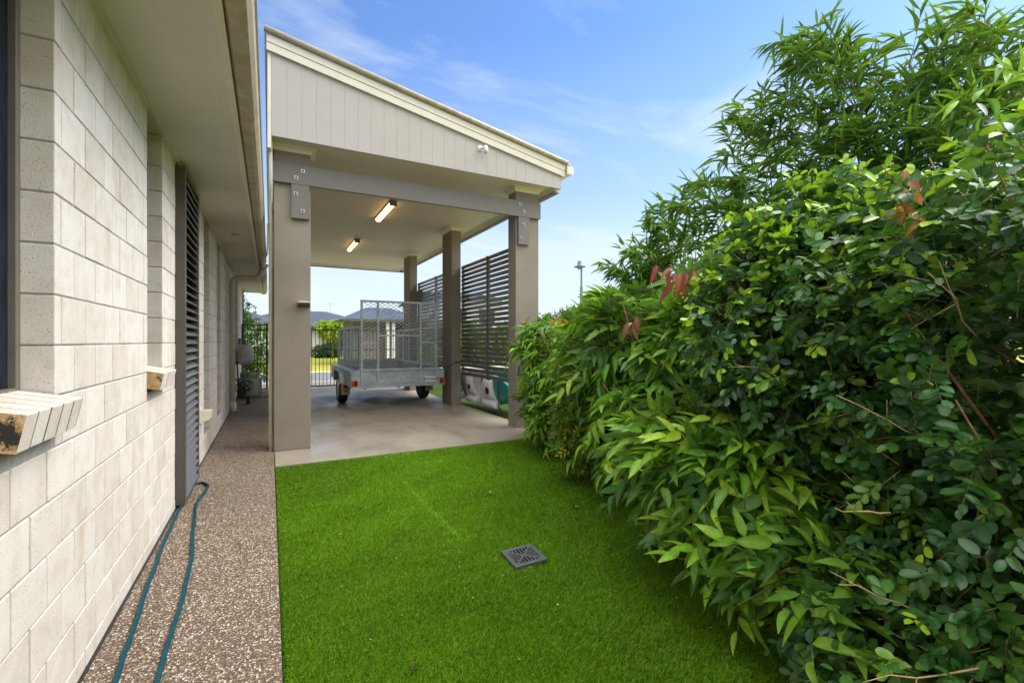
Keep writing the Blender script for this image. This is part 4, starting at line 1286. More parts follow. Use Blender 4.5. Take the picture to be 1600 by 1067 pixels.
# white house far across the road
a = gy(440, 554, 44.5); b = gy(566, 554, 44.5)
h1 = empty('bungalow', 'white bungalow with long dark tiled roof far across the road', 'house', ((a.x + b.x) / 2, 47, 0))
hx0, hx1 = a.x - 4, b.x + 1.5
MB().box(hx0, hx1, 44.6, 53, 0, 2.65).build('wall', M['wall_w'], h1)
rf = MB(); hip_roof(rf, hx0, hx1, 44.6, 53, 2.68, 1.55)
ro = rf.build('roof', M['roof'], h1)
MB().box(hx0 - 0.5, hx1 + 0.5, 43.98, 44.09, 2.50, 2.68).build('gutter', M['brown'], h1)
for u0, u1, nm in ((503, 508.5, 'pier'), (485, 486.5, 'pier')):
    p, q = gy(u0, 554, 44.3), gy(u1, 554, 44.3)
    MB().box(p.x, q.x, 44.2, 44.55, 0, 2.6).build('porch_pier', M['wall_g'], h1)
for u0, u1 in ((510, 516), (520, 541)):
    p, q = gy(u0, 554, 44.55), gy(u1, 554, 44.55)
    w = MB().box(p.x, q.x, 44.56, 44.595, 0.5, 2.2).build('window', M['glass'], h1)
an = MB(); ax0 = gy(516, 491, 47).x
an.tube([(ax0, 47, 3.9), (ax0, 47, 4.95)], 0.02, 6)
for i in range(5):
    an.bar((ax0 - 0.35 + 0.16 * i, 46.7, 4.9), (ax0 - 0.35 + 0.16 * i, 47.3, 4.9), 0.015)
an.bar((ax0 - 0.4, 47, 4.9), (ax0 + 0.35, 47, 4.9), 0.02)
k = an.build('antenna', M['meter'], h1)

# grey house nearer on the right
Y2 = 28.5
a = gy(552, 566, Y2); b = gy(668, 566, Y2)
h2 = empty('bungalow', 'grey bungalow with hipped dark roof seen through the trailer mesh', 'house', ((a.x + b.x) / 2, Y2 + 4, 0))
gx0, gx1 = a.x, b.x + 3
MB().box(gx0, gx1, Y2, Y2 + 4.4, 0, 2.55).build('wall', M['wall_g'], h2)
gx0 = a.x; e0 = gy(536, 498, Y2 - 0.6); r0 = gy(572, 480.5, Y2 + 2.2); r1 = gy(610, 480.5, Y2 + 2.2); e1x = r1.x + (r0.x - e0.x)
rf = MB().add([(e0.x, Y2 - 0.6, 2.62), (e1x, Y2 - 0.6, 2.62), (e1x, Y2 + 5.0, 2.62), (e0.x, Y2 + 5.0, 2.62), tuple(r0), (r1.x, r0.y, r0.z)], [(0, 1, 5, 4), (1, 2, 5), (2, 3, 4, 5), (3, 0, 4), (3, 2, 1, 0)])
rf.build('roof', M['roof'], h2)
MB().box(e0.x, e1x, Y2 - 0.72, Y2 - 0.61, 2.46, 2.62).build('gutter', M['bronze'], h2)
MB().box(e0.x + 0.05, e1x - 0.05, Y2 - 0.6, Y2 - 0.002, 2.56, 2.60).build('soffit', M['wall_w'], h2)
p, q = gy(590, 560, Y2), gy(604, 560, Y2)
MB().box(p.x, q.x, Y2 - 0.05, Y2 - 0.002, 0, 2.2).build('door', M['brown'], h2)
p, q = gy(616, 560, Y2), gy(629, 560, Y2)
MB().box(p.x, q.x, Y2 - 0.05, Y2 - 0.002, 0.2, 2.35).build('window', M['glass_blue'], h2)
for u in (605.5, 614.5):
    p = gy(u, 560, Y2 - 0.4)
    MB().box(p.x - 0.09, p.x + 0.09, Y2 - 0.5, Y2 - 0.32, 0, 2.55).build('porch_post', M['white'], h2)
p, q = gy(564, 560, Y2), gy(588, 560, Y2)
MB().box(p.x, q.x, Y2 - 0.03, Y2 - 0.002, 0.0, 2.15).build('garage_door', M['stone'], h2)

# light house beyond the slat screens
h3 = empty('two_storey_house', 'pale grey two storey house beyond the slat screens', 'house', (12.6, 35, 0))
MB().box(10.3, 15.0, 30, 40, 0, 4.3).build('wall', M['wall_n'], h3)
rf = MB(); hip_roof(rf, 10.3, 15.0, 30, 40, 4.32, 0.9, 0.35); rf.build('roof', M['roof'], h3)
for x in (11.0, 13.2):
    MB().box(x, x + 1.2, 29.96, 29.998, 2.6, 3.6).build('window', M['glass'], h3)

# street lamp
lp = gy(908.5, 440, 19.0)
t = empty('street_lamp', 'grey green street lamp with wide flat hood above the hedge', 'street lamp', (lp.x, 19.0, 0))
zl = gy(907, 417, 19.0).z
MB().tube([(lp.x, 19, 0), (lp.x, 19, zl - 1.0), (lp.x, 19, zl - 0.98), (lp.x, 19, zl - 0.05)], [0.085, 0.075, 0.05, 0.045], 12).build('pole', M['pole'], t)
MB().lathe([(0.10, -0.12), (0.16, -0.05), (0.30, -0.02), (0.31, 0.0), (0.12, 0.08), (0.12, 0.24), (0.08, 0.30), (0.01, 0.31)], (lp.x - 0.1, 19, zl), 'z', 24).build('lamp_head', M['pole'], t, smooth=True)

# ================================================================== PLANTS
def stems(mb, base, tips, r0=0.02, r1=0.006, bend=0.12, seg=7, n=7, seed=0):
    rr = random.Random(seed)
    for tp in tips:
        b = Vector(base) + Vector((rr.uniform(-.12, .12), rr.uniform(-.2, .2), 0)); tpv = Vector(tp)
        off = Vector((rr.uniform(-1, 1), rr.uniform(-1, 1), rr.uniform(-.3, .3))) * bend
        pts = [b.lerp(tpv, i / n) + off * math.sin(math.pi * i / n) + Vector((rr.uniform(-1, 1), rr.uniform(-1, 1), 0)) * 0.012 for i in range(n + 1)]
        f = rr.uniform(0.7, 1.2)
        mb.tube(pts, [f * (r0 + (r1 - r0) * i / n) for i in range(n + 1)], seg)

MUR = [(0.042, 0.125, 0.026), (0.065, 0.17, 0.028), (0.027, 0.08, 0.024), (0.14, 0.29, 0.03), (0.042, 0.115, 0.036)]
MURW = [4, 4, 3, 1.2, 1.5]
LAN = [(0.10, 0.225, 0.028), (0.13, 0.28, 0.03), (0.055, 0.145, 0.028), (0.20, 0.37, 0.028), (0.28, 0.44, 0.04)]
LANW = [3, 4, 2, 2.8, 1.8]
BAM = [(0.11, 0.22, 0.03), (0.15, 0.28, 0.036), (0.06, 0.15, 0.028), (0.23, 0.36, 0.045)]
BAMW = [4, 3, 3, 1]
YEL = [(0.30, 0.42, 0.02), (0.22, 0.37, 0.02), (0.40, 0.46, 0.03)]

def murraya(label, base, blobs, n, L, W, seed, young_z, ytips=0.25, gap=-0.6):
    t = empty('murraya_shrub', label, 'shrub', base, 'shrubs of the mixed hedge')
    P, Nn, De = blob_points(blobs, n, 0.62, 1.05, 0.15, 4.0, seed, gap)
    young = (P[:, 2] > young_z - 0.5 * rng.random(len(P))) & (rng.random(len(P)) < ytips) & (De < 0.5)
    young |= (rng.random(len(P)) < 0.045) & (De < 0.4)
    LP, LD, LN, LL, LW, LC, seg = pinnate(P, Nn, 8, 0.105, L, W, 0.95, MUR, MURW, young=((0.30, 0.48, 0.025), young), outw=0.75, up=0.25, rand=0.5, nflat=0.7)
    # a few old yellow leaves
    leaf_mesh('foliage', 'oval', LP, LD, LN, LL, LW, LC, M['leaf_g'], t)
    k = rng.random(len(P)) < 0.5
    twig_mesh('twigs', (seg[0][k], seg[1][k]), 0.0016, M['twig'], t)
    # inner leaves that close the heart of the bush
    Pi, Ni, _ = blob_points(blobs, int(n * 1.3), 0.30, 0.78, 0.1, 4.0, seed + 3, -2, back=1.0)
    ni = len(Pi)
    leaf_mesh('inner_foliage', 'oval', Pi, unit(rng.normal(size=(ni, 3))), unit(rng.normal(size=(ni, 3))), L * 1.3 * (0.8 + .5 * rng.random(ni)), W * 1.4 * (0.8 + .5 * rng.random(ni)), palette(ni, MUR[:3], [1, 1, 1]), M['leaf_g'], t)
    return t

def add_stems(t, base, tips, r0, r1, seed, name='branch', mat='trunk', bend=0.12):
    mb = MB(); stems(mb, base, tips, r0, r1, bend, seed=seed)
    return mb.build(name, M[mat], t, smooth=True)

def bare_twigs(t, pts, r, seed, name='bare_twig'):
    rr = random.Random(seed)
    for a, b in pts:
        mb = MB()
        a = Vector(a); b = Vector(b); d = b - a
        mid = [a + d * (i / 5) + Vector((rr.uniform(-1, 1), rr.uniform(-1, 1), rr.uniform(-1, 1))) * d.length * 0.025 for i in range(6)]
        mb.tube(mid, [r * (1 - 0.12 * i) for i in range(6)], 6)
        s_ = mid[3]; mb.tube([s_, s_ + d * 0.25 + Vector((rr.uniform(-1, 1), rr.uniform(-1, 1), rr.uniform(-1, 1))) * d.length * 0.18], [r * 0.6, r * 0.3], 5)
        mb.build(name, M['twig'], t, smooth=True)

def px_point(u, v, depth):
    r = ray(u, v)
    return (r[0] * depth, r[1] * depth, CAMH + r[2] * depth)

# --- nearest murraya
B1 = [(2.55, 0.40, 0.85, 0.95, 0.85, 0.78), (2.55, 0.30, 1.45, 0.80, 0.75, 0.50), (2.6, -0.6, 1.0, 0.9, 0.8, 0.9), (2.2, 0.55, 0.30, 0.72, 0.6, 0.42), (2.65, 0.95, 1.42, 0.75, 0.6, 0.52), (3.2, 0.4, 1.0, 0.8, 1.2, 0.95), (3.7, 0.95, 1.0, 0.6, 0.9, 1.0)]
m1 = murraya('dark glossy murraya shrub nearest the camera with brown stems showing', (2.5, 0.4, 0), B1, 13000, 0.041, 0.022, 21, 1.65, 0.38)
add_stems(m1, (2.5, 0.4, -0.05), [(1.75, 0.75, 1.5), (1.9, 0.55, 1.9), (2.1, 0.9, 2.0), (2.3, 0.3, 2.2), (1.8, 0.35, 1.3), (1.9, 1.0, 1.25), (2.5, 0.9, 2.1), (2.0, 0.1, 1.7), (2.2, 0.55, 2.0), (1.7, 0.55, 1.15)], 0.014, 0.0025, 4)
bare_twigs(m1, [(px_point(1440, 960, 1.35), px_point(1310, 905, 1.18)), (px_point(1560, 1040, 1.15), px_point(1340, 1062, 1.12)), (px_point(1470, 700, 1.45), px_point(1310, 612, 1.3)), (px_point(1590, 580, 1.5), px_point(1450, 430, 1.25)), (px_point(1390, 800, 1.3), px_point(1300, 795, 1.2))], 0.0030, 9)
# --- second murraya
B2 = [(2.75, 1.42, 1.28, 0.80, 0.48, 0.70), (2.9, 1.38, 1.78, 0.70, 0.48, 0.34), (2.75, 1.32, 0.6, 0.75, 0.48, 0.60)]
m2 = murraya('smaller leaved murraya shrub behind the nearest one with many yellow shoots', (2.9, 1.42, 0), B2, 4600, 0.044, 0.024, 33, 1.6, 0.65)
add_stems(m2, (2.85, 1.42, -0.05), [(2.15, 1.4, 1.4), (2.2, 1.6, 1.7), (2.4, 1.35, 1.9), (2.35, 1.75, 1.5), (2.6, 1.2, 1.95), (2.1, 1.25, 1.2), (2.5, 1.55, 1.95)], 0.015, 0.0025, 8)
bare_twigs(m2, [(px_point(1260, 495, 2.3), px_point(1140, 498, 2.2)), (px_point(1330, 480, 2.0), px_point(1245, 425, 1.95)), (px_point(1225, 580, 2.0), px_point(1150, 570, 1.9)), (px_point(1245, 470, 2.1), px_point(1225, 390, 2.2))], 0.0034, 12)

def lance_shrub(label, base, blobs, n, L, W, seed, cols=LAN, w=LANW, k=8, rach=0.26, gap=-0.5, red=None, lo=0.6):
    t = empty('broadleaf_shrub', label, 'shrub', base, 'shrubs of the mixed hedge')
    P, Nn, De = blob_points(blobs, n, lo, 1.06, 0.17, 4.0, seed, gap)
    P = P - Nn * 0.12
    LP, LD, LN, LL, LW, LC, seg = pinnate(P, Nn, k, rach, L, W, 0.75, cols, w, sag=0.5, outw=0.85, up=0.25, droop=0.3, rand=0.35, nflat=0.75)
    leaf_mesh('foliage', 'lance', LP, LD, LN, LL, LW, LC, M['leaf_m'], t)
    twig_mesh('twigs', seg, 0.0022, M['twig'], t)
    Pi, Ni, _ = blob_points(blobs, int(n * 0.9), 0.25, 0.60, 0.1, 4.0, seed + 3, -2, back=0.6)
    ni = len(Pi)
    leaf_mesh('inner_foliage', 'lance', Pi, unit(rng.normal(size=(ni, 3)) - np.array([0, 0, .6])), unit(rng.normal(size=(ni, 3))), L * (0.8 + .5 * rng.random(ni)), W * 1.2 * (0.8 + .5 * rng.random(ni)), palette(ni, cols[:3], [1, 1, 1]), M['leaf_m'], t)
    if red:
        for (c, nl, cl) in red:
            n_ = nl; c = np.array(c)
            pp = c + np.stack([rng.normal(size=n_) * 0.05, rng.normal(size=n_) * 0.05, rng.normal(size=n_) * 0.03], 1)
            dd = np.array([-0.25, -0.1, -1.0]) + 0.35 * rng.normal(size=(n_, 3))
            leaf_mesh('red_leaves', 'lance', pp, dd, np.array([-0.6, -0.8, 0.1]) + 0.4 * rng.normal(size=(n_, 3)), L * (0.8 + 0.3 * rng.random(n_)), W * 0.8 * np.ones(n_), palette(n_, cl, [1] * len(cl), 0.25), M['leaf_m'], t)
    return t
REDS = [(0.27, 0.055, 0.05), (0.33, 0.12, 0.07), (0.30, 0.085, 0.085)]
BRN = [(0.36, 0.17, 0.06), (0.42, 0.22, 0.09), (0.30, 0.12, 0.05)]
# near overhanging lance shrub
BL1 = [(2.24, 1.32, 0.33, 0.60, 0.50, 0.34), (2.34, 1.55, 0.75, 0.62, 0.55, 0.34), (1.98, 0.95, 0.40, 0.42, 0.30, 0.32), (2.70, 2.05, 0.50, 0.6, 0.45, 0.45)]
l1 = lance_shrub('low broadleaf shrub with long drooping leaves overhanging the near turf', (2.3, 1.5, 0), BL1, 620, 0.118, 0.040, 41, gap=-0.12)
add_stems(l1, (2.35, 1.5, -0.05), [(1.7, 1.2, 0.7), (1.75, 1.6, 0.9), (1.65, 1.0, 0.5), (2.0, 1.9, 0.95), (2.2, 2.3, 0.7)], 0.011, 0.004, 3, bend=0.15)
# middle lance shrub with red leaves
BL2 = [(2.90, 2.9, 1.30, 0.75, 0.70, 0.45), (3.02, 2.6, 0.85, 0.75, 0.62, 0.45), (3.08, 3.1, 0.5, 0.6, 0.6, 0.5), (2.90, 2.25, 1.35, 0.65, 0.5, 0.46), (3.02, 2.1, 0.8, 0.6, 0.45, 0.5)]
red = [(px_point(1057, 425, 2.65), 9, REDS), (px_point(1085, 422, 2.7), 6, REDS[::2]), (px_point(1112, 408, 2.7), 5, [REDS[1], REDS[1]]), (px_point(990, 498, 3.0), 5, [(0.36, 0.19, 0.12), (0.30, 0.13, 0.10)]), (px_point(1130, 400, 2.6), 3, REDS), (px_point(978, 722, 2.9), 2, [(0.45, 0.25, 0.16)])]
l2 = lance_shrub('broadleaf shrub with red new leaves in the middle of the hedge', (2.9, 2.8, 0), BL2, 1000, 0.135, 0.043, 43, red=red, gap=-0.12)
add_stems(l2, (2.95, 2.8, -0.05), [(2.3, 2.6, 1.6), (2.4, 3.1, 1.6), (2.2, 2.7, 1.0), (2.6, 2.3, 1.7), (2.3, 3.3, 1.1)], 0.013, 0.005, 6, bend=0.15)
# far lance shrub, yellower
BL3 = [(3.27, 4.1, 1.15, 0.75, 0.75, 0.60), (3.25, 4.4, 0.55, 0.65, 0.75, 0.55), (3.36, 4.9, 1.30, 0.6, 0.6, 0.38), (3.3, 3.7, 1.45, 0.6, 0.5, 0.3)]
LAN3 = [(0.12, 0.26, 0.024), (0.18, 0.34, 0.024), (0.055, 0.15, 0.024), (0.28, 0.44, 0.035)]
red = [(px_point(877, 494, 4.6), 8, [(0.45, 0.13, 0.06), (0.36, 0.07, 0.05)]), (px_point(940, 490, 4.0), 3, BRN), (px_point(824, 500, 5.6), 3, BRN)]
l3 = lance_shrub('yellow green broadleaf shrub at the far part of the hedge', (3.3, 4.2, 0), BL3, 900, 0.115, 0.034, 47, LAN3, [3, 4, 2, 2.2], 8, 0.2, red=red, gap=-0.2)
add_stems(l3, (3.35, 4.2, -0.05), [(2.6, 4.0, 1.5), (2.7, 4.5, 1.5), (2.7, 3.7, 1.4), (2.6, 4.6, 0.9)], 0.012, 0.005, 7, bend=0.15)

def small_shrub(name, label, base, blobs, n, L, W, cols, w, seed, kind='oval', mat='leaf_m', zmin=0.03, group='shrubs of the mixed hedge', k=6, rach=0.09, gap=-0.6, back=0.25):
    t = empty(name, label, 'shrub', base, group)
    P, Nn, De = blob_points(blobs, n, 0.6, 1.06, 0.14, 5.0, seed, gap, zmin, back)
    LP, LD, LN, LL, LW, LC, seg = pinnate(P, Nn, k, rach, L, W, 0.9, cols, w, outw=0.7, up=0.4, rand=0.5)
    leaf_mesh('foliage', kind, LP, LD, LN, LL, LW, LC, M[mat], t)
    Pi, Ni, _ = blob_points(blobs, int(n * 0.8), 0.2, 0.62, 0.1, 4.0, seed + 3, -2, zmin, 0.6)
    ni = len(Pi)
    leaf_mesh('inner_foliage', kind, Pi, unit(rng.normal(size=(ni, 3))), unit(rng.normal(size=(ni, 3))), L * 1.5 * np.ones(ni), W * 1.6 * np.ones(ni), palette(ni, cols, w), M[mat], t)
    return t
# small leaved yellow green shrub in the gap
YG = [(0.12, 0.20, 0.02), (0.20, 0.27, 0.025), (0.07, 0.14, 0.02), (0.32, 0.32, 0.03)]
s1 = small_shrub('fine_leaved_shrub', 'twiggy fine leaved shrub with yellowing leaves between the broadleaf shrubs', (2.85, 3.55, 0), [(2.75, 3.5, 0.62, 0.48, 0.42, 0.55), (2.8, 3.55, 1.0, 0.42, 0.36, 0.30)], 1500, 0.036, 0.014, YG, [3, 3, 3, 1], 51)
add_stems(s1, (2.8, 3.5, -0.05), [(2.4, 3.4, 1.1), (2.45, 3.7, 0.9), (2.5, 3.3, 0.7), (2.6, 3.6, 1.2)], 0.009, 0.003, 7)
# dark dense shrub beside the carport column
DK = [(0.018, 0.075, 0.020), (0.030, 0.11, 0.020), (0.012, 0.05, 0.02), (0.07, 0.19, 0.02)]
s2 = small_shrub('dense_dark_shrub', 'dense dark green small leaved shrub against the right front column', (3.65, 5.45, 0), [(3.76, 5.30, 0.75, 0.55, 0.52, 0.75), (3.8, 5.45, 1.30, 0.52, 0.42, 0.40), (3.72, 5.2, 0.35, 0.55, 0.5, 0.4)], 3600, 0.036, 0.013, DK, [4, 4, 3, 1.2], 55)
add_stems(s2, (3.7, 5.4, -0.05), [(3.4, 5.2, 1.2), (3.5, 5.6, 1.4), (3.8, 5.3, 1.5)], 0.014, 0.005, 7)
# lighter broadleaf sprays over the dark shrub
l4 = lance_shrub('light green broadleaf sprays leaning over the dark shrub by the column', (3.75, 5.2, 0), [(3.92, 5.25, 1.32, 0.52, 0.42, 0.36), (3.78, 4.95, 0.95, 0.42, 0.35, 0.30)], 170, 0.095, 0.028, 59, LAN3, [3, 4, 1, 3], 7, 0.17)

# --- bamboo
def bamboo(label, base, tips, seed, nl=9, L=0.165, W=0.019, per=26, arch=0.5):
    t = empty('bamboo', label, 'bamboo', base, 'bamboo clumps behind the hedge')
    rr = random.Random(seed)
    mb = MB(); LP, LD, LN, LL, LW = [], [], [], [], []
    segA, segB = [], []
    for tp in tips:
        b = Vector(base) + Vector((rr.uniform(-.2, .2), rr.uniform(-.25, .25), 0)); tpv = Vector(tp)
        n = 14; pts = []
        for i in range(n + 1):
            f = i / n
            p = b.lerp(tpv, f); p.z = b.z + (tpv.z - b.z) * (1 - (1 - f) ** 1.9)
            pts.append(p)
        mb.tube(pts, [0.011 * (1 - 0.85 * i / n) for i in range(n + 1)], 6)
        for q in range(per):
            f = 0.30 + 0.70 * (q + rr.random()) / per
            i = min(n - 1, int(f * n)); p = pts[i].lerp(pts[i + 1], f * n - i)
            d0 = (pts[i + 1] - pts[i]).normalized()
            sd = Vector((rr.gauss(-0.25, 1), rr.gauss(-0.1, 1), rr.gauss(0.15, .5))).normalized()
            bl = rr.uniform(0.12, 0.42) * (1.1 - 0.5 * f)
            e = p + (sd * 0.8 + d0 * 0.6) * bl
            segA.append(p); segB.append(e)
            for z in range(nl):
                g_ = rr.random()
                pp = p.lerp(e, 0.45 + 0.55 * z / nl)
                side = Vector((rr.gauss(0, 1), rr.gauss(0, 1), rr.gauss(0, .7)))
                dd = (e - p).normalized() * 0.75 + side * 0.55 + Vector((0, 0, -0.25))
                LP.append(pp); LD.append(dd); LN.append((rr.gauss(0, .5), rr.gauss(0, .5), 1)); s_ = rr.uniform(.6, 1.2); LL.append(L * s_); LW.append(W * (0.8 + 0.4 * s_))
    mb.build('culms', M['culm'], t, smooth=True)
    n = len(LP)
    leaf_mesh('foliage', 'narrow', np.array(LP), np.array(LD), np.array(LN), np.array(LL), np.array(LW), palette(n, BAM, BAMW, 0.2), M['leaf_m'], t)
    twig_mesh('twigs', (np.array(segA), np.array(segB)), 0.0025, M['culm'], t)
    return t
def pxl(lst):
    return [px_point(u, v, d) for u, v, d in lst]
bamboo('tall bamboo clump rising above the nearest shrubs at the top corner', (3.5, 1.2, 0), pxl([(1262, 95, 3.3), (1250, 165, 3.2), (1345, 120, 3.2), (1430, 135, 3.0), (1520, 70, 2.9), (1610, 40, 2.7), (1555, 130, 2.6), (1460, 170, 2.8), (1350, 190, 3.0), (1400, 220, 2.8), (1500, 190, 2.5), (1600, 140, 2.4), (1290, 235, 3.1), (1595, 95, 2.9), (1225, 215, 3.3), (1275, 75, 3.35), (1300, 85, 3.3), (1236, 62, 3.4), (1250, 100, 3.35), (1180, 195, 3.5), (1425, 85, 3.0), (1535, 30, 2.9), (1480, 95, 2.9)]), 71, per=22, nl=8, L=0.17, W=0.0145)
bamboo('arching bamboo clump behind the middle of the hedge', (3.7, 2.3, 0), pxl([(1150, 225, 3.6), (1175, 180, 3.6), (1100, 290, 3.7), (1060, 320, 3.8), (1215, 215, 3.4), (1260, 240, 3.2), (1180, 290, 3.4), (1240, 160, 3.5), (1130, 330, 3.5), (1200, 330, 3.2), (1310, 230, 3.0)]), 72, per=24, nl=8, L=0.165, W=0.014)
bamboo('low feathery bamboo clump at the far end behind the broadleaf shrubs', (3.9, 3.5, 0), pxl([(1010, 355, 4.2), (1040, 340, 4.1), (1000, 395, 4.3), (968, 425, 4.4), (1065, 365, 3.9), (1020, 400, 4.1), (985, 440, 4.3), (1000, 430, 4.2), (1090, 380, 3.7)]), 73, per=26, L=0.15, W=0.017)
bamboo('short bamboo shoots standing over the yellow green shrub', (3.9, 4.6, 0), pxl([(945, 470, 4.9), (960, 462, 4.8), (985, 465, 4.7)]), 74, per=12, L=0.14, W=0.016)

# broad bright shoots low on the tall bamboo
c = np.array(px_point(1575, 150, 1.9)); n_ = 22
pp = c + rng.normal(size=(n_, 3)) * np.array([0.05, 0.05, 0.06])
leaf_mesh('young_shoot', 'lance', pp, np.array([-0.5, 0.1, 0.25]) + 0.7 * rng.normal(size=(n_, 3)), np.array([-0.5, -0.5, 0.7]) + 0.4 * rng.normal(size=(n_, 3)), 0.13 * np.ones(n_), 0.028 * np.ones(n_), palette(n_, [(0.16, 0.34, 0.03), (0.24, 0.42, 0.04)], [1, 1]), M['leaf_m'], bpy.data.objects['bamboo'])
# dead brown leaf cluster on the near shrub
c = np.array(px_point(1418, 315, 1.38)); n_ = 14
pp = c + rng.normal(size=(n_, 3)) * np.array([0.016, 0.016, 0.04])
leaf_mesh('dead_leaves', 'lance', pp, np.array([-0.2, -0.2, -1.0]) + 0.4 * rng.normal(size=(n_, 3)), np.array([-0.8, -0.5, 0.1]) + 0.5 * rng.normal(size=(n_, 3)), 0.045 * np.ones(n_), 0.02 * np.ones(n_), palette(n_, BRN, [1, 1, 1]), M['leaf_m'], m1)

# --- trees and bushes beyond the fence
def tree(name, label, base, h, crown, n, L, W, cols, w, seed, trunk_r=0.06, group=None):
    t = empty(name, label, 'tree', base, group)
    P, Nn, De = blob_points(crown, n, 0.35, 1.08, 0.2, 3.0, seed, -0.6, 0.05, 1.0)
    LP, LD, LN, LL, LW, LC, seg = pinnate(P, Nn, 5, 0.14, L, W, 0.9, cols, w, outw=0.7, up=0.2, rand=0.6)
    leaf_mesh('crown', 'tiny', LP, LD, LN, LL, LW, LC, M['leaf_m'], t)
    mb = MB()
    mb.tube([base, (base[0] + 0.05, base[1], h * 0.35), (base[0], base[1], h * 0.8)], [trunk_r, trunk_r * 0.8, trunk_r * 0.3], 8)
    for c_ in crown:
        mb.tube([(base[0], base[1], h * 0.3), ((base[0] + c_[0]) / 2, (base[1] + c_[1]) / 2, c_[2] * 0.8), c_[:3]], [trunk_r * 0.5, trunk_r * 0.3, 0.01], 6)
    mb.build('trunk', M['trunk'], t, smooth=True)
    return t
GR = [(0.05, 0.15, 0.015), (0.09, 0.22, 0.02), (0.03, 0.09, 0.015), (0.15, 0.28, 0.03)]
tree('bushy_tree', 'bushy green tree just behind the path gate', (-1.2, 16.2, -0.05), 2.5, [(-1.1, 16.2, 1.2, 0.9, 0.9, 1.1), (-0.9, 16.0, 1.9, 0.55, 0.6, 0.62), (-1.5, 16.3, 2.1, 0.7, 0.7, 0.6), (-0.45, 15.9, 0.75, 0.45, 0.5, 0.7)], 2600, 0.075, 0.035, GR, [4, 4, 3, 1], 81, 0.07)
p = gy(519, 540, 37.0)
tree('young_tree', 'young yellow green tree on the lawn across the road', (p.x, 37.0, -0.05), 2.8, [(p.x, 37, 2.1, 0.9, 0.8, 0.65), (p.x + 0.8, 37, 2.55, 0.55, 0.5, 0.35), (p.x - 0.6, 37, 2.4, 0.5, 0.5, 0.35)], 500, 0.20, 0.11, [(0.30, 0.42, 0.02), (0.22, 0.36, 0.02), (0.38, 0.46, 0.04)], [1, 1, 1], 82, 0.05)
p = gy(512, 550, 41.0)
small_shrub('round_bush', 'rounded dark bush in front of the white bungalow', (p.x, 41, 0), [(p.x - .2, 41, 0.42, 0.95, 0.7, 0.5), (p.x + 0.4, 41.1, 0.5, 0.7, 0.6, 0.55)], 500, 0.14, 0.07, DK, [4, 4, 3, 1], 83, 'tiny', group='bushes across the road', rach=0.2, back=1.0)
# hedge row along the side street, seen through the slats
for i, (x, y, r_) in enumerate(((10.2, 24.4, 1.15), (12.1, 24.6, 1.2), (8.2, 24.2, 0.9))):
    lab = ['leafy bush seen through the near slat screen, on the side of the middle column', 'leafy bush seen through the near slat screen, on the side of the front column', 'leafy bush seen through the farther slat screen beside the trailer'][i]
    small_shrub('street_bush', lab, (x, y, 0), [(x, y, 0.9, r_, r_, 0.95), (x + .3, y - .4, 1.6, 0.8, 0.8, 0.75)], 700, 0.16, 0.08, [(0.12, 0.22, 0.02), (0.2, 0.3, 0.03), (0.06, 0.14, 0.02)], [1, 1, 1], 90 + i, 'tiny', group='bushes along the side street', rach=0.2, back=1.0)
# grey roofed house at the left behind the gate
h4 = empty('distant_house', 'house with grey roof peeking over the gate beside the bushy tree', 'house', (-4, 40, 0))
MB().box(-9.0, 0.6, 38, 46, 0, 2.6).build('wall', M['wall_w'], h4)
rf = MB(); hip_roof(rf, -9.0, 0.6, 38, 46, 2.62, 1.7); rf.build('roof', M['roof'], h4)

# ================================================================== SKY, SUN, CAMERA
SUN_EL, SUN_AZ = R(44), R(97)          # azimuth measured from +Y towards +X
w = bpy.data.worlds.new('World'); S.world = w; w.use_nodes = True
nt = w.node_tree
bg_ = nt.nodes['Background']
sky = N(nt, 'ShaderNodeTexSky', sky_type='NISHITA')
sky.sun_disc = False; sky.sun_elevation = SUN_EL; sky.sun_rotation = SUN_AZ
sky.air_density = 1.0; sky.dust_density = 0.6; sky.ozone_density = 2.5; sky.altitude = 50
tc = N(nt, 'ShaderNodeTexCoord')
sep = N(nt, 'ShaderNodeSeparateXYZ'); nt.links.new(tc.outputs['Generated'], sep.inputs[0])
zz = N(nt, 'ShaderNodeMath', operation='MAXIMUM'); nt.links.new(sep.outputs[2], zz.inputs[0]); zz.inputs[1].default_value = 0.0
zc = N(nt, 'ShaderNodeMath', operation='ADD'); nt.links.new(zz.outputs[0], zc.inputs[0]); zc.inputs[1].default_value = 0.12
cx = N(nt, 'ShaderNodeMath', operation='DIVIDE'); nt.links.new(sep.outputs[0], cx.inputs[0]); nt.links.new(zc.outputs[0], cx.inputs[1])
cy = N(nt, 'ShaderNodeMath', operation='DIVIDE'); nt.links.new(sep.outputs[1], cy.inputs[0]); nt.links.new(zc.outputs[0], cy.inputs[1])
cb = N(nt, 'ShaderNodeCombineXYZ'); nt.links.new(cx.outputs[0], cb.inputs[0]); nt.links.new(cy.outputs[0], cb.inputs[1])
mp = N(nt, 'ShaderNodeMapping'); mp.inputs['Scale'].default_value = (0.55, 0.9, 1); mp.inputs['Rotation'].default_value = (0, 0, R(35)); mp.inputs['Location'].default_value = (3.1, 1.7, 0)
nt.links.new(cb.outputs[0], mp.inputs['Vector'])
cn = N(nt, 'ShaderNodeTexNoise'); cn.inputs['Scale'].default_value = 1.1; cn.inputs['Detail'].default_value = 9; cn.inputs['Roughness'].default_value = 0.6; cn.inputs['Distortion'].default_value = 0.5
nt.links.new(mp.outputs[0], cn.inputs['Vector'])
clm = ramp(nt, cn.outputs['Fac'], [(0.46, (0, 0, 0)), (0.68, (0.9, 0.9, 0.9))])
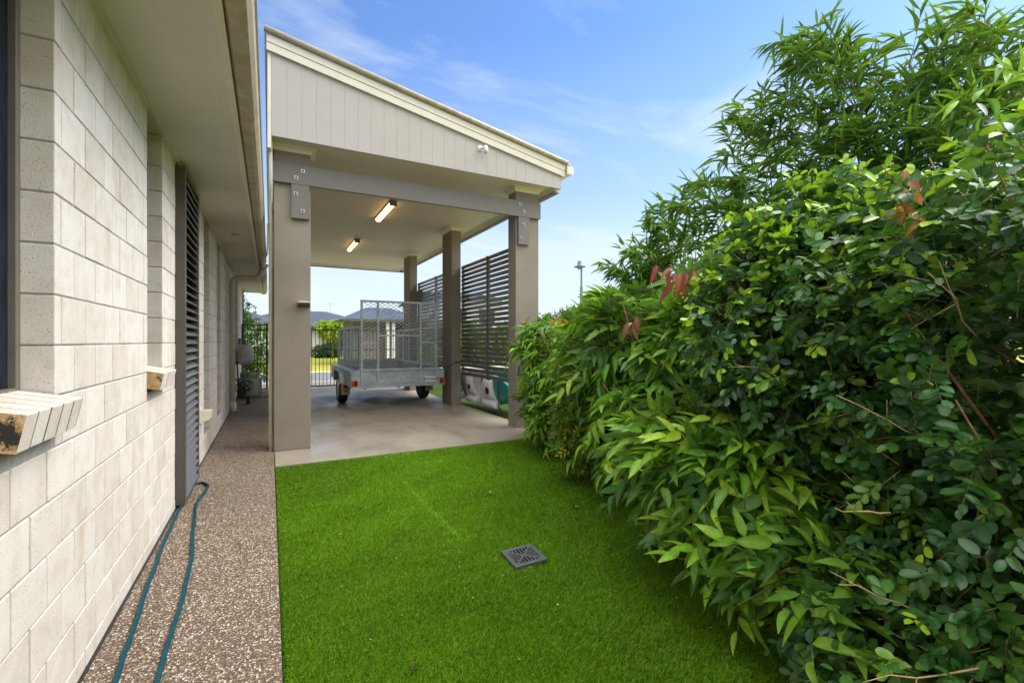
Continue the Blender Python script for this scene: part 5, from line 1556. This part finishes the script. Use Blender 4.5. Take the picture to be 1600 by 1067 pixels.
low = ramp(nt, sep.outputs[2], [(0.0, (1, 1, 1)), (0.12, (0.80, 0.80, 0.80)), (0.30, (0.36, 0.36, 0.36)), (0.55, (0.06, 0.06, 0.06))])
scr = mix(nt, 1.0, clm, low, 'SCREEN')
tint = mix(nt, 1.0, sky.outputs[0], (0.50, 0.72, 1.0), 'MULTIPLY')
skc = mix(nt, scr, tint, (3.6, 4.0, 4.4))
# bright cloud deck added as unseen fill light overhead and behind the camera
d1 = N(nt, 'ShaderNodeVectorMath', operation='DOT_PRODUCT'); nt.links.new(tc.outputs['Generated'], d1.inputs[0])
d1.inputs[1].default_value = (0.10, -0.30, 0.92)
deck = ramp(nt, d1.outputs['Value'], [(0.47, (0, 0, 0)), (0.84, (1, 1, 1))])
fill_cloud = mix(nt, 0.35, (15.0, 15.0, 14.8), mix(nt, cn.outputs['Fac'], (7, 7, 7), (20, 20, 19.6)))
skc = mix(nt, deck, skc, fill_cloud)
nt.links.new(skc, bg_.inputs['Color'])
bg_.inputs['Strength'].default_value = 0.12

sd = bpy.data.lights.new('Sun', 'SUN'); sd.energy = 1.9; sd.angle = R(60); sd.color = (1.0, 0.965, 0.91)
so = bpy.data.objects.new('Sun', sd); COL.objects.link(so)
dv = Vector((math.sin(SUN_AZ) * math.cos(SUN_EL), math.cos(SUN_AZ) * math.cos(SUN_EL), math.sin(SUN_EL)))
so.rotation_euler = dv.to_track_quat('Z', 'Y').to_euler()

cam = bpy.data.cameras.new('Camera'); cam.sensor_width = 36.0; cam.lens = FPX / 1600 * 36.0
cam.shift_y = (533.0 - 533.5) / 1600; cam.clip_start = 0.05; cam.clip_end = 2000
co = bpy.data.objects.new('Camera', cam); COL.objects.link(co)
co.location = (0, 0, CAMH); co.rotation_euler = (R(90), 0, -YAW)
S.camera = co
S.view_settings.view_transform = 'Standard'; S.view_settings.look = 'None'
S.view_settings.exposure = 1.08; S.view_settings.gamma = 1.0
S.render.engine = 'CYCLES'
S.cycles.max_bounces = 8
S.cycles.use_denoising = True
